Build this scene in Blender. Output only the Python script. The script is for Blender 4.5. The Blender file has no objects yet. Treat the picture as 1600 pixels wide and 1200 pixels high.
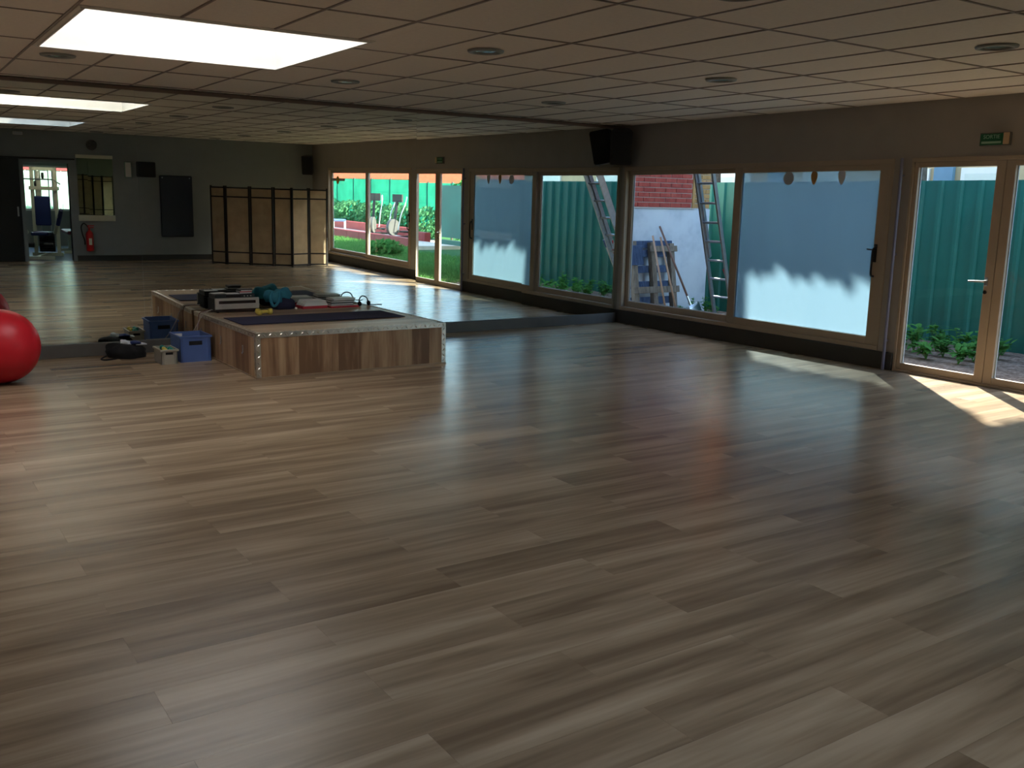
import bpy, bmesh, math, random
from mathutils import Vector, Matrix

random.seed(7)
PI = math.pi
S = bpy.context.scene
COL = S.collection

# ------------------------------------------------------------------ camera
cam_d = bpy.data.cameras.new('camera')
cam = bpy.data.objects.new('camera', cam_d)
COL.objects.link(cam)
CAM = Vector((-8.869, -10.5056, 1.6442))
cam.location = CAM
cam.rotation_euler = (1.3834, -0.0213, -0.5891)
cam_d.sensor_width = 36.0
cam_d.lens = 1485.37 / 1600 * 36.0
cam_d.clip_start = 0.05
cam_d.clip_end = 300
S.camera = cam

# ------------------------------------------------------------------ world, sun, exposure
SUN_DIR = Vector((0.565, 0.632, 0.53)).normalized()      # towards the sun
w = bpy.data.worlds.new('sky'); S.world = w; w.use_nodes = True
nt = w.node_tree; nt.nodes.clear()
o_ = nt.nodes.new('ShaderNodeOutputWorld'); b_ = nt.nodes.new('ShaderNodeBackground')
sk = nt.nodes.new('ShaderNodeTexSky'); sk.sky_type = 'NISHITA'; sk.sun_disc = False
sk.sun_elevation = math.asin(SUN_DIR.z); sk.sun_rotation = math.atan2(SUN_DIR.x, SUN_DIR.y)
sk.air_density = 1.0; sk.dust_density = 1.2; sk.ozone_density = 1.0
b_.inputs['Strength'].default_value = 0.60
nt.links.new(sk.outputs[0], b_.inputs[0]); nt.links.new(b_.outputs[0], o_.inputs[0])
sun_d = bpy.data.lights.new('sun', 'SUN'); sun_d.energy = 13.0; sun_d.angle = 0.012
sun_d.color = (1.0, 0.93, 0.82)
sun = bpy.data.objects.new('sun', sun_d); COL.objects.link(sun)
sun.rotation_euler = SUN_DIR.to_track_quat('Z', 'Y').to_euler()
sun.location = (12, 14, 12)

vs = S.view_settings
vs.view_transform = 'Standard'; vs.look = 'None'; vs.gamma = 1.0; vs.use_curve_mapping = False
vs.exposure = 1.22

# ------------------------------------------------------------------ material helpers
def lin(c):
    return tuple(((x / 255) / 12.92 if x / 255 <= 0.04045 else ((x / 255 + 0.055) / 1.055) ** 2.4) for x in c) + (1.0,)

def newmat(name):
    m = bpy.data.materials.new(name); m.use_nodes = True
    n = m.node_tree; p = n.nodes['Principled BSDF']
    return m, n, p

def N(n, t, **kw):
    x = n.nodes.new(t)
    for k, v in kw.items():
        if k.startswith('i_'):
            x.inputs[k[2:].replace('_', ' ')].default_value = v
        else:
            setattr(x, k, v)
    return x

def flat(name, rgb, rough=0.6, metal=0.0, var=0.06, scale=6.0, bump=0.0, bscale=60.0, spec=0.5):
    """procedural material: base colour with soft noise mottling and optional fine relief"""
    m, n, p = newmat(name)
    c = lin(rgb)
    pos = N(n, 'ShaderNodeNewGeometry')
    nz = N(n, 'ShaderNodeTexNoise'); nz.inputs['Scale'].default_value = scale; nz.inputs['Detail'].default_value = 4
    n.links.new(pos.outputs['Position'], nz.inputs['Vector'])
    rp = N(n, 'ShaderNodeValToRGB')
    rp.color_ramp.elements[0].position = 0.3; rp.color_ramp.elements[1].position = 0.7
    rp.color_ramp.elements[0].color = tuple(x * (1 - var) for x in c[:3]) + (1,)
    rp.color_ramp.elements[1].color = tuple(min(1, x * (1 + var)) for x in c[:3]) + (1,)
    n.links.new(nz.outputs['Fac'], rp.inputs['Fac']); n.links.new(rp.outputs['Color'], p.inputs['Base Color'])
    p.inputs['Roughness'].default_value = rough; p.inputs['Metallic'].default_value = metal
    p.inputs['Specular IOR Level'].default_value = spec
    if bump > 0:
        n2 = N(n, 'ShaderNodeTexNoise'); n2.inputs['Scale'].default_value = bscale; n2.inputs['Detail'].default_value = 3
        n.links.new(pos.outputs['Position'], n2.inputs['Vector'])
        bp = N(n, 'ShaderNodeBump'); bp.inputs['Strength'].default_value = bump; bp.inputs['Distance'].default_value = 0.01
        n.links.new(n2.outputs['Fac'], bp.inputs['Height']); n.links.new(bp.outputs['Normal'], p.inputs['Normal'])
    return m

def wood(name, dark, mid, light, axis='x', rough=0.42, along=1.1, across=13.0, per=0.35, spec=0.5):
    """long streaky laminate grain that runs along one world axis; each piece has its own tone"""
    m, n, p = newmat(name)
    g = N(n, 'ShaderNodeNewGeometry'); oi = N(n, 'ShaderNodeObjectInfo')
    add = N(n, 'ShaderNodeMath', operation='ADD'); fr = N(n, 'ShaderNodeMath', operation='FRACT')
    n.links.new(oi.outputs['Random'], add.inputs[0]); n.links.new(g.outputs['Random Per Island'], add.inputs[1])
    n.links.new(add.outputs[0], fr.inputs[0])
    mp = N(n, 'ShaderNodeMapping')
    sc = {'x': (along, across, across), 'y': (across, along, across), 'z': (across, across, along)}[axis]
    mp.inputs['Scale'].default_value = sc
    n.links.new(g.outputs['Position'], mp.inputs['Vector'])
    mul = N(n, 'ShaderNodeMath', operation='MULTIPLY'); mul.inputs[1].default_value = 37.0
    n.links.new(fr.outputs[0], mul.inputs[0])
    cmb = N(n, 'ShaderNodeCombineXYZ')
    for k in 'XYZ': n.links.new(mul.outputs[0], cmb.inputs[k])
    va = N(n, 'ShaderNodeVectorMath', operation='ADD')
    n.links.new(mp.outputs[0], va.inputs[0]); n.links.new(cmb.outputs[0], va.inputs[1])
    nz = N(n, 'ShaderNodeTexNoise'); nz.inputs['Scale'].default_value = 0.8; nz.inputs['Detail'].default_value = 3.0
    nz.inputs['Roughness'].default_value = 0.55; nz.inputs['Distortion'].default_value = 0.35
    n.links.new(va.outputs[0], nz.inputs['Vector'])
    n3 = N(n, 'ShaderNodeTexNoise'); n3.inputs['Scale'].default_value = 5.0; n3.inputs['Detail'].default_value = 6.0
    n.links.new(va.outputs[0], n3.inputs['Vector'])
    mx = N(n, 'ShaderNodeMath', operation='MULTIPLY_ADD'); mx.inputs[1].default_value = 0.22
    n.links.new(n3.outputs['Fac'], mx.inputs[0]); n.links.new(nz.outputs['Fac'], mx.inputs[2])
    tone = N(n, 'ShaderNodeMath', operation='MULTIPLY_ADD'); tone.inputs[1].default_value = per
    n.links.new(fr.outputs[0], tone.inputs[0]); n.links.new(mx.outputs[0], tone.inputs[2])
    off = N(n, 'ShaderNodeMath', operation='SUBTRACT'); off.inputs[1].default_value = 0.11 + per * 0.5
    n.links.new(tone.outputs[0], off.inputs[0])
    rp = N(n, 'ShaderNodeValToRGB'); e = rp.color_ramp.elements
    e[0].position = 0.32; e[0].color = lin(dark); e[1].position = 0.70; e[1].color = lin(light)
    k = e.new(0.5); k.color = lin(mid)
    n.links.new(off.outputs[0], rp.inputs['Fac']); n.links.new(rp.outputs['Color'], p.inputs['Base Color'])
    p.inputs['Roughness'].default_value = rough; p.inputs['Specular IOR Level'].default_value = spec
    bp = N(n, 'ShaderNodeBump'); bp.inputs['Strength'].default_value = 0.05; bp.inputs['Distance'].default_value = 0.003
    n.links.new(n3.outputs['Fac'], bp.inputs['Height']); n.links.new(bp.outputs['Normal'], p.inputs['Normal'])
    return m

def glass(name, tint=(0.93, 0.96, 0.95), gloss=0.07):
    m = bpy.data.materials.new(name); m.use_nodes = True; n = m.node_tree; n.nodes.clear()
    out = N(n, 'ShaderNodeOutputMaterial'); t = N(n, 'ShaderNodeBsdfTransparent'); gl = N(n, 'ShaderNodeBsdfGlossy')
    t.inputs[0].default_value = tint + (1,); gl.inputs['Roughness'].default_value = 0.02
    mx = N(n, 'ShaderNodeMixShader'); lw = N(n, 'ShaderNodeLayerWeight'); pw = N(n, 'ShaderNodeMath', operation='POWER'); pw.inputs[1].default_value = 5.0
    fr = N(n, 'ShaderNodeMath', operation='MULTIPLY_ADD'); fr.inputs[1].default_value = 0.5; fr.inputs[2].default_value = 0.025
    lw.inputs['Blend'].default_value = 0.5
    n.links.new(lw.outputs['Facing'], pw.inputs[0]); n.links.new(pw.outputs[0], fr.inputs[0]); n.links.new(fr.outputs[0], mx.inputs[0]); n.links.new(t.outputs[0], mx.inputs[1]); n.links.new(gl.outputs[0], mx.inputs[2])
    n.links.new(mx.outputs[0], out.inputs[0])
    return m

def hazy_glass(name):
    """glass blurred by a dried whitish film: scatters the sun that falls on it"""
    m = bpy.data.materials.new(name); m.use_nodes = True; n = m.node_tree; n.nodes.clear()
    out = N(n, 'ShaderNodeOutputMaterial'); t = N(n, 'ShaderNodeBsdfTransparent'); tr = N(n, 'ShaderNodeBsdfTranslucent')
    df = N(n, 'ShaderNodeBsdfDiffuse')
    t.inputs[0].default_value = (0.80, 0.93, 0.97, 1); tr.inputs[0].default_value = (0.185, 0.275, 0.33, 1); df.inputs[0].default_value = (0.3, 0.4, 0.44, 1)
    g = N(n, 'ShaderNodeNewGeometry'); nz = N(n, 'ShaderNodeTexNoise'); nz.inputs['Scale'].default_value = 1.2; nz.inputs['Detail'].default_value = 1.5
    mp = N(n, 'ShaderNodeMapping'); mp.inputs['Scale'].default_value = (1, 1.6, 0.7)
    n.links.new(g.outputs['Position'], mp.inputs[0]); n.links.new(mp.outputs[0], nz.inputs['Vector'])
    mr = N(n, 'ShaderNodeMapRange'); mr.inputs['From Min'].default_value = 0.25; mr.inputs['From Max'].default_value = 0.75
    mr.inputs['To Min'].default_value = 0.58; mr.inputs['To Max'].default_value = 0.70
    n.links.new(nz.outputs['Fac'], mr.inputs['Value'])
    a = N(n, 'ShaderNodeMixShader'); a.inputs[0].default_value = 0.12
    n.links.new(tr.outputs[0], a.inputs[1]); n.links.new(df.outputs[0], a.inputs[2])
    mx = N(n, 'ShaderNodeMixShader')
    n.links.new(mr.outputs[0], mx.inputs[0]); n.links.new(t.outputs[0], mx.inputs[1]); n.links.new(a.outputs[0], mx.inputs[2])
    n.links.new(mx.outputs[0], out.inputs[0])
    return m

def mirror_mat(name, col=(0.74, 0.79, 0.75)):
    m = bpy.data.materials.new(name); m.use_nodes = True; n = m.node_tree; n.nodes.clear()
    out = N(n, 'ShaderNodeOutputMaterial'); gl = N(n, 'ShaderNodeBsdfGlossy'); gl.inputs['Roughness'].default_value = 0.0
    g = N(n, 'ShaderNodeNewGeometry'); nz = N(n, 'ShaderNodeTexNoise'); nz.inputs['Scale'].default_value = 0.8
    n.links.new(g.outputs['Position'], nz.inputs['Vector'])
    rp = N(n, 'ShaderNodeValToRGB')
    rp.color_ramp.elements[0].color = tuple(c * 0.98 for c in col) + (1,); rp.color_ramp.elements[1].color = col + (1,)
    n.links.new(nz.outputs['Fac'], rp.inputs[0]); n.links.new(rp.outputs[0], gl.inputs['Color'])
    n.links.new(gl.outputs[0], out.inputs[0])
    return m

def translucent(name, col, amt=0.7, clear=0.1, scale=8.0):
    m = bpy.data.materials.new(name); m.use_nodes = True; n = m.node_tree; n.nodes.clear()
    out = N(n, 'ShaderNodeOutputMaterial'); tr = N(n, 'ShaderNodeBsdfTranslucent'); df = N(n, 'ShaderNodeBsdfDiffuse'); t = N(n, 'ShaderNodeBsdfTransparent')
    g = N(n, 'ShaderNodeNewGeometry'); nz = N(n, 'ShaderNodeTexNoise'); nz.inputs['Scale'].default_value = scale; nz.inputs['Detail'].default_value = 4
    n.links.new(g.outputs['Position'], nz.inputs['Vector'])
    rp = N(n, 'ShaderNodeValToRGB'); rp.color_ramp.elements[0].position = 0.3; rp.color_ramp.elements[1].position = 0.7
    rp.color_ramp.elements[0].color = tuple(x * 0.85 for x in col) + (1,); rp.color_ramp.elements[1].color = tuple(min(1, x * 1.08) for x in col) + (1,)
    n.links.new(nz.outputs['Fac'], rp.inputs[0]); n.links.new(rp.outputs[0], tr.inputs[0]); n.links.new(rp.outputs[0], df.inputs[0])
    a = N(n, 'ShaderNodeMixShader'); a.inputs[0].default_value = amt
    n.links.new(df.outputs[0], a.inputs[1]); n.links.new(tr.outputs[0], a.inputs[2])
    b = N(n, 'ShaderNodeMixShader'); b.inputs[0].default_value = clear
    n.links.new(a.outputs[0], b.inputs[1]); n.links.new(t.outputs[0], b.inputs[2]); n.links.new(b.outputs[0], out.inputs[0])
    return m

def ramp_noise(name, stops, scale=4.0, rough=0.9, bump=0.3, detail=8, mapscale=(1, 1, 1), spec=0.3):
    m, n, p = newmat(name)
    g = N(n, 'ShaderNodeNewGeometry'); mp = N(n, 'ShaderNodeMapping'); mp.inputs['Scale'].default_value = mapscale
    nz = N(n, 'ShaderNodeTexNoise'); nz.inputs['Scale'].default_value = scale; nz.inputs['Detail'].default_value = detail
    nz.inputs['Roughness'].default_value = 0.65
    n.links.new(g.outputs['Position'], mp.inputs[0]); n.links.new(mp.outputs[0], nz.inputs['Vector'])
    rp = N(n, 'ShaderNodeValToRGB'); e = rp.color_ramp.elements
    e[0].position, e[0].color = stops[0][0], lin(stops[0][1]); e[1].position, e[1].color = stops[-1][0], lin(stops[-1][1])
    for ps, c in stops[1:-1]:
        k = e.new(ps); k.color = lin(c)
    n.links.new(nz.outputs['Fac'], rp.inputs[0]); n.links.new(rp.outputs[0], p.inputs['Base Color'])
    bp = N(n, 'ShaderNodeBump'); bp.inputs['Strength'].default_value = bump; bp.inputs['Distance'].default_value = 0.02
    n.links.new(nz.outputs['Fac'], bp.inputs['Height']); n.links.new(bp.outputs['Normal'], p.inputs['Normal'])
    p.inputs['Roughness'].default_value = rough; p.inputs['Specular IOR Level'].default_value = spec
    return m

M = dict(
    plank=wood('oak_laminate_floor', (120, 99, 77), (149, 126, 100), (180, 157, 129), 'x', rough=0.27, along=0.6, across=8, per=0.09, spec=0.36),
    deck=wood('oak_laminate_deck', (128, 104, 82), (158, 132, 106), (184, 160, 132), 'x', rough=0.42),
    board=wood('oak_laminate_upright', (122, 88, 60), (158, 122, 90), (188, 156, 120), 'z', rough=0.45, per=0.4),
    subfloor=flat('floor_joint', (116, 100, 84), 0.8),
    tile=flat('mineral_fibre_tile', (244, 232, 218), 0.75, var=0.03, scale=30, bump=0.12, bscale=300),
    bar=flat('ceiling_bar', (156, 138, 126), 0.5, var=0.05),
    wall=flat('grey_wall_paint', (160, 154, 148), 0.8, var=0.04, scale=3, bump=0.08, bscale=120),
    backwall=flat('pale_grey_wall_paint', (138, 141, 139), 0.8, var=0.04, scale=3, bump=0.08, bscale=120),
    skirt=flat('dark_grey_skirting', (58, 55, 52), 0.6, var=0.08),
    skirt2=flat('grey_skirting', (92, 90, 86), 0.6, var=0.08),
    molding=flat('taupe_moulding', (124, 102, 92), 0.55, var=0.06),
    frame=flat('taupe_aluminium_frame', (172, 156, 138), 0.45, var=0.04, scale=4),
    gasket=flat('pale_grey_gasket', (190, 196, 204), 0.4),
    mirror=mirror_mat('silvered_mirror'), mirror2=mirror_mat('old_green_mirror', (0.55, 0.70, 0.62)),
    mirror_edge=flat('mirror_edge_green', (60, 80, 72), 0.3),
    glass=glass('clear_glass'), haze=hazy_glass('sun_bleached_hazy_glass'),
    white=flat('white_paint', (236, 232, 224), 0.6, var=0.02),
    dome=translucent('opal_skylight_dome', (0.95, 0.92, 0.86), 0.85, 0.2), dome2=translucent('blue_tinted_skylight_dome', (0.34, 0.42, 0.50), 0.85, 0.1), shaft=flat('skylight_shaft_paint', (224, 216, 204), 0.7, var=0.02),
    black=flat('black_plastic', (24, 24, 26), 0.5, var=0.1), blackmatte=flat('black_cloth', (20, 20, 22), 0.9, var=0.2, bump=0.3),
    grille=flat('black_speaker_grille', (16, 16, 18), 0.7, var=0.2, bump=0.4, bscale=400),
    steel=flat('brushed_steel', (180, 182, 184), 0.3, 1.0, var=0.05), alu=flat('chequer_aluminium', (206, 196, 182), 0.38, 1.0, var=0.08, scale=20),
    red=flat('red_rubber_ball', (206, 22, 40), 0.42, var=0.05), redpaint=flat('red_paint', (190, 24, 24), 0.35),
    blue=flat('blue_crate_plastic', (84, 110, 168), 0.45, var=0.05), greycrate=flat('grey_crate_plastic', (166, 160, 146), 0.5, var=0.05),
    teal=flat('teal_plastic', (20, 140, 122), 0.45), yellow=flat('yellow_foam', (214, 190, 84), 0.6),
    tealcloth=flat('teal_cloth', (44, 118, 140), 0.85, var=0.15, scale=20), navy=flat('navy_mat', (38, 38, 66), 0.85, var=0.1, bump=0.2, bscale=200),
    silver=flat('silver_hifi_panel', (176, 168, 160), 0.4, 0.2), darkdisp=flat('dark_display', (44, 30, 28), 0.25),
    paper=flat('white_paper', (226, 224, 222), 0.8, var=0.02), pinkred=flat('red_card', (196, 46, 62), 0.6), cable=flat('pale_cable', (150, 140, 138), 0.6),
    rice=translucent('tan_rice_paper', (0.62, 0.47, 0.31), 0.35, 0.0, 5.0), screenwood=flat('black_stained_wood', (30, 24, 22), 0.6),
    downring=flat('downlight_ring', (150, 148, 140), 0.45), downlens=flat('downlight_lens', (120, 124, 122), 0.2),
    darkdoor=flat('black_door_laminate', (22, 22, 22), 0.6), cream=flat('cream_paint', (214, 206, 178), 0.5), padmat=flat('dark_blue_vinyl', (30, 34, 52), 0.45),
    pipe=flat('blue_grey_pipe', (120, 120, 146), 0.4), signgreen=flat('exit_sign_green', (10, 96, 62), 0.4), signpale=flat('exit_sign_print', (150, 190, 165), 0.5),
    signend=flat('exit_sign_cover', (206, 176, 140), 0.5),
    fence=flat('green_sheet_metal', (4, 100, 88), 0.55, var=0.14, scale=1.4), fence2=translucent('turquoise_windbreak', (0.10, 0.46, 0.34), 0.75, 0.05, 2.0),
    brick=ramp_noise('red_brick', [(0.3, (140, 58, 54)), (0.5, (164, 72, 62)), (0.7, (184, 92, 78))], 9, 0.9, 0.2),
    tanbrick=ramp_noise('tan_brick', [(0.3, (150, 112, 70)), (0.7, (196, 152, 98))], 9, 0.9, 0.2),
    mortar=flat('pale_mortar', (186, 176, 170), 0.9, var=0.08), render=ramp_noise('white_render', [(0.3, (172, 178, 188)), (0.5, (206, 210, 216)), (0.75, (218, 222, 226))], 1.6, 0.9, 0.15),
    oldwood=ramp_noise('weathered_wood', [(0.3, (96, 84, 74)), (0.7, (146, 132, 116))], 5, 0.85, 0.2, mapscale=(6, 6, 1)), bluewood=ramp_noise('faded_blue_wood', [(0.3, (40, 54, 80)), (0.7, (84, 100, 128))], 5, 0.85, 0.2, mapscale=(6, 6, 1)),
    handle=flat('pale_wood_handle', (176, 138, 112), 0.6), handle2=flat('dark_wood_handle', (118, 86, 74), 0.6), ladder=flat('ladder_aluminium', (168, 172, 180), 0.38, 0.75, var=0.1, scale=20),
    soil=ramp_noise('soil_and_leaf_litter', [(0.3, (70, 54, 44)), (0.5, (118, 98, 84)), (0.62, (150, 132, 120)), (0.75, (92, 74, 58))], 18, 0.95, 0.5),
    lawn=ramp_noise('lawn', [(0.3, (32, 74, 36)), (0.55, (56, 106, 50)), (0.75, (90, 130, 70))], 14, 0.95, 0.5),
    leaf=translucent('plant_leaf', (0.09, 0.28, 0.07), 0.45, 0.0, 3.0), leaf2=translucent('tree_leaf', (0.12, 0.30, 0.06), 0.35, 0.0, 2.0), grass=translucent('grass_blade', (0.13, 0.30, 0.08), 0.4, 0.0, 3.0),
    bark=ramp_noise('bark', [(0.3, (70, 62, 54)), (0.7, (112, 102, 92))], 12, 0.95, 0.6), rubble=flat('rubble_stone', (196, 192, 190), 0.9, var=0.2, scale=14),
    beige=flat('beige_house_wall', (196, 170, 132), 0.9, var=0.05), houseblue=flat('blue_grey_trim', (96, 132, 156), 0.6), orange=ramp_noise('orange_roof_tile', [(0.3, (216, 88, 44)), (0.7, (240, 124, 70))], 6, 0.85, 0.2),
    terracotta=flat('terracotta_render', (226, 104, 52), 0.85, var=0.05), slate=flat('grey_green_cladding', (96, 104, 98), 0.8, var=0.1),
    redcurb=flat('red_painted_curb', (150, 52, 50), 0.7, var=0.12), path=flat('pale_path', (214, 200, 182), 0.9, var=0.08), gymfloor=flat('grey_gym_floor', (110, 116, 120), 0.6),
    gymframe=flat('cream_machine_paint', (206, 204, 180), 0.4), bluepad=flat('blue_vinyl_pad', (30, 48, 110), 0.5), maroon=flat('maroon_vinyl', (96, 30, 40), 0.45), roof=flat('roofing_felt', (120, 118, 114), 0.9),
    outwall=flat('outside_wall_render', (196, 190, 180), 0.9), whitecloth=flat('white_cloth', (220, 224, 230), 0.9, var=0.06), hedge=translucent('hedge_leaf', (0.10, 0.28, 0.12), 0.3, 0.0, 3.0),
)

# ------------------------------------------------------------------ geometry helpers
def bm_new(): return bmesh.new()

def box(bm, x0, x1, y0, y1, z0, z1, bev=0.0, seg=1):
    v = [bm.verts.new(p) for p in ((x0, y0, z0), (x1, y0, z0), (x1, y1, z0), (x0, y1, z0), (x0, y0, z1), (x1, y0, z1), (x1, y1, z1), (x0, y1, z1))]
    f = [bm.faces.new([v[i] for i in q]) for q in ((0, 3, 2, 1), (4, 5, 6, 7), (0, 1, 5, 4), (1, 2, 6, 5), (2, 3, 7, 6), (3, 0, 4, 7))]
    if bev > 0:
        es = list({e for x in f for e in x.edges})
        bmesh.ops.bevel(bm, geom=es, offset=bev, segments=seg, profile=0.5, affect='EDGES')
    return bm

def beam(bm, a, b, wx, wy, bev=0.0):
    """rectangular bar from a to b"""
    a, b = Vector(a), Vector(b); d = b - a
    q = d.to_track_quat('Z', 'Y').to_matrix().to_4x4()
    t = bmesh.new(); box(t, -wx / 2, wx / 2, -wy / 2, wy / 2, 0, d.length, bev)
    t.transform(Matrix.Translation(a) @ q); merge(bm, t)

def merge(bm, t):
    me = bpy.data.meshes.new('t'); t.to_mesh(me); t.free(); bm.from_mesh(me); bpy.data.meshes.remove(me)

def cyl(bm, a, b, r0, r1=None, seg=12, cap=True):
    a, b = Vector(a), Vector(b); r1 = r0 if r1 is None else r1
    d = (b - a); q = d.to_track_quat('Z', 'Y').to_matrix()
    A = [bm.verts.new(a + q @ Vector((r0 * math.cos(2 * PI * i / seg), r0 * math.sin(2 * PI * i / seg), 0))) for i in range(seg)]
    B = [bm.verts.new(b + q @ Vector((r1 * math.cos(2 * PI * i / seg), r1 * math.sin(2 * PI * i / seg), 0))) for i in range(seg)]
    for i in range(seg): bm.faces.new((A[i], A[(i + 1) % seg], B[(i + 1) % seg], B[i]))
    if cap: bm.faces.new(A[::-1]); bm.faces.new(B)

def tube(bm, pts, r, seg=8):
    pts = [Vector(p) for p in pts]; rings = []
    for i, p in enumerate(pts):
        d = (pts[min(i + 1, len(pts) - 1)] - pts[max(i - 1, 0)]).normalized()
        q = d.to_track_quat('Z', 'Y').to_matrix()
        rings.append([bm.verts.new(p + q @ Vector((r * math.cos(2 * PI * k / seg), r * math.sin(2 * PI * k / seg), 0))) for k in range(seg)])
    for A, B in zip(rings, rings[1:]):
        best = min(range(seg), key=lambda s: sum((A[k].co - B[(k + s) % seg].co).length for k in range(seg)))
        for k in range(seg): bm.faces.new((A[k], A[(k + 1) % seg], B[(k + 1 + best) % seg], B[(k + best) % seg]))
    bm.faces.new(rings[0][::-1]); bm.faces.new(rings[-1])

def spline(pts, n=8):
    pts = [Vector(p) for p in pts]; out = []
    P = [pts[0]] + pts + [pts[-1]]
    for i in range(1, len(P) - 2):
        for k in range(n):
            t = k / n; a, b, c, d = P[i - 1], P[i], P[i + 1], P[i + 2]
            out.append(0.5 * ((2 * b) + (-a + c) * t + (2 * a - 5 * b + 4 * c - d) * t * t + (-a + 3 * b - 3 * c + d) * t ** 3))
    out.append(pts[-1]); return out

def lathe(bm, prof, seg=24, c=(0, 0, 0)):
    c = Vector(c); rings = []
    for r, z in prof:
        rings.append([bm.verts.new(c + Vector((r * math.cos(2 * PI * i / seg), r * math.sin(2 * PI * i / seg), z))) for i in range(seg)])
    for A, B in zip(rings, rings[1:]):
        for i in range(seg): bm.faces.new((A[i], A[(i + 1) % seg], B[(i + 1) % seg], B[i]))
    bm.faces.new(rings[0][::-1]); bm.faces.new(rings[-1])

def sphere(bm, c, r, sx=1, sy=1, sz=1, u=20, v=12, jitter=0.0):
    t = bmesh.new(); bmesh.ops.create_uvsphere(t, u_segments=u, v_segments=v, radius=r)
    for x in t.verts:
        k = 1 + random.uniform(-jitter, jitter)
        x.co = Vector((x.co.x * sx * k, x.co.y * sy * k, x.co.z * sz * k)) + Vector(c)
    merge(bm, t)

def obj(name, bm, mat, parent=None, loc=None, smooth=False, bevel=0.0):
    me = bpy.data.meshes.new(name); bmesh.ops.recalc_face_normals(bm, faces=bm.faces[:]); bm.to_mesh(me); bm.free()
    me.materials.append(M[mat] if isinstance(mat, str) else mat)
    if smooth:
        for p in me.polygons: p.use_smooth = True
    o = bpy.data.objects.new(name, me); COL.objects.link(o)
    if loc: o.location = loc
    if parent: o.parent = parent
    if bevel:
        md = o.modifiers.new('bevel', 'BEVEL'); md.width = bevel; md.segments = 2; md.limit_method = 'ANGLE'
    return o

def tag(o, label, cat, group=None, kind=None):
    o['label'] = label; o['category'] = cat
    if group: o['group'] = group
    if kind: o['kind'] = kind
    return o

def thing(name, label, cat, loc=(0, 0, 0), rotz=0.0, group=None, kind=None):
    o = bpy.data.objects.new(name, None); o.empty_display_size = 0.05; COL.objects.link(o)
    o.location = loc; o.rotation_euler = (0, 0, rotz)
    return tag(o, label, cat, group, kind)

def B(name, mat, parent, *boxes, bev=0.0, smooth=False):
    """one part made of boxes (x0,x1,y0,y1,z0,z1) in the parent's space"""
    bm = bm_new()
    for b in boxes: box(bm, *b, bev=bev)
    return obj(name, bm, mat, parent, smooth=smooth)

def copy_tree(o, parent=None):
    c = o.copy(); COL.objects.link(c); c.parent = parent
    for ch in list(o.children): copy_tree(ch, c)
    return c

def struct(name, bm, mat, label, cat):
    return tag(obj(name, bm, mat), label, cat, kind='structure')

# ------------------------------------------------------------------ dimensions of the hall (corner of mirror wall and window wall = origin)
H = 2.7303; XL = -12.2; YB = -12.18; ROOF = 3.5; GZ = -0.08
SKY = [(-7.70, -5.85, -4.16, -2.32), (-7.66, -5.78, -9.66, -7.72), (-11.50, -9.65, -4.16, -2.32)]  # third skylight is added, out of view, to bring in more light

def sub_rect(r, holes):
    out = [r]
    for h in holes:
        nxt = []
        for (x0, x1, y0, y1) in out:
            a0, a1, b0, b1 = max(x0, h[0]), min(x1, h[1]), max(y0, h[2]), min(y1, h[3])
            if a0 >= a1 - 1e-6 or b0 >= b1 - 1e-6: nxt.append((x0, x1, y0, y1)); continue
            if x0 < a0: nxt.append((x0, a0, y0, y1))
            if a1 < x1: nxt.append((a1, x1, y0, y1))
            if y0 < b0: nxt.append((a0, a1, y0, b0))
            if b1 < y1: nxt.append((a0, a1, b1, y1))
        out = nxt
    return out

# ---- floor with single planks
bm = bm_new(); box(bm, XL, 0.0, YB, 0.02, -0.06, -0.006)
floor = struct('floor', bm, 'subfloor', 'grey brown oak laminate plank floor of the hall', 'floor')
PW, PL = 0.2375, 1.35
planks = []
r0 = -7.985 - PW / 2
j = int(math.floor((YB - r0) / PW))
while r0 + j * PW < 0.0:
    y0, y1 = max(YB, r0 + j * PW), min(0.0, r0 + (j + 1) * PW)
    ph = -6.85 if j % 2 == 0 else -6.19
    i = int(math.floor((XL - ph) / PL))
    while ph + i * PL < 0.0:
        x0, x1 = max(XL, ph + i * PL), min(0.0, ph + (i + 1) * PL)
        if x1 - x0 > 0.01 and y1 - y0 > 0.01: planks.append((x0, x1, y0, y1))
        i += 1
    j += 1
Rm = cam.rotation_euler.to_matrix()
def view_size(r):
    c = Vector(((r[0] + r[1]) / 2, (r[2] + r[3]) / 2, 0)); q = Rm.transposed() @ (c - CAM)
    if q.z > -0.3: return 0
    u, v = 1485 * q.x / -q.z, 1485 * q.y / -q.z
    if abs(u) > 1000 or abs(v) > 760: return 1e-3 / (-q.z)
    return 1.0 / (-q.z) ** 3
planks.sort(key=view_size, reverse=True)
gap = 0.0003
bm = bm_new(); box(bm, -PL / 2 + gap, PL / 2 - gap, -PW / 2 + gap, PW / 2 - gap, -0.006, 0.0)
proto_me = None
for k, r in enumerate(planks[:300]):
    full = abs(r[1] - r[0] - PL) < 1e-4 and abs(r[3] - r[2] - PW) < 1e-4
    c = ((r[0] + r[1]) / 2, (r[2] + r[3]) / 2, 0)
    if full and proto_me is None:
        o = obj('plank', bm, 'plank', floor, c); proto_me = o.data
    elif full:
        o = bpy.data.objects.new('plank', proto_me); COL.objects.link(o); o.parent = floor; o.location = c
    else:
        t = bm_new(); box(t, r[0] - c[0] + gap, r[1] - c[0] - gap, r[2] - c[1] + gap, r[3] - c[1] - gap, -0.006, 0.0)
        obj('plank', t, 'plank', floor, c)
t = bm_new()
for r in planks[300:]: box(t, r[0] + gap, r[1] - gap, r[2] + gap, r[3] - gap, -0.006, 0.0)
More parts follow.
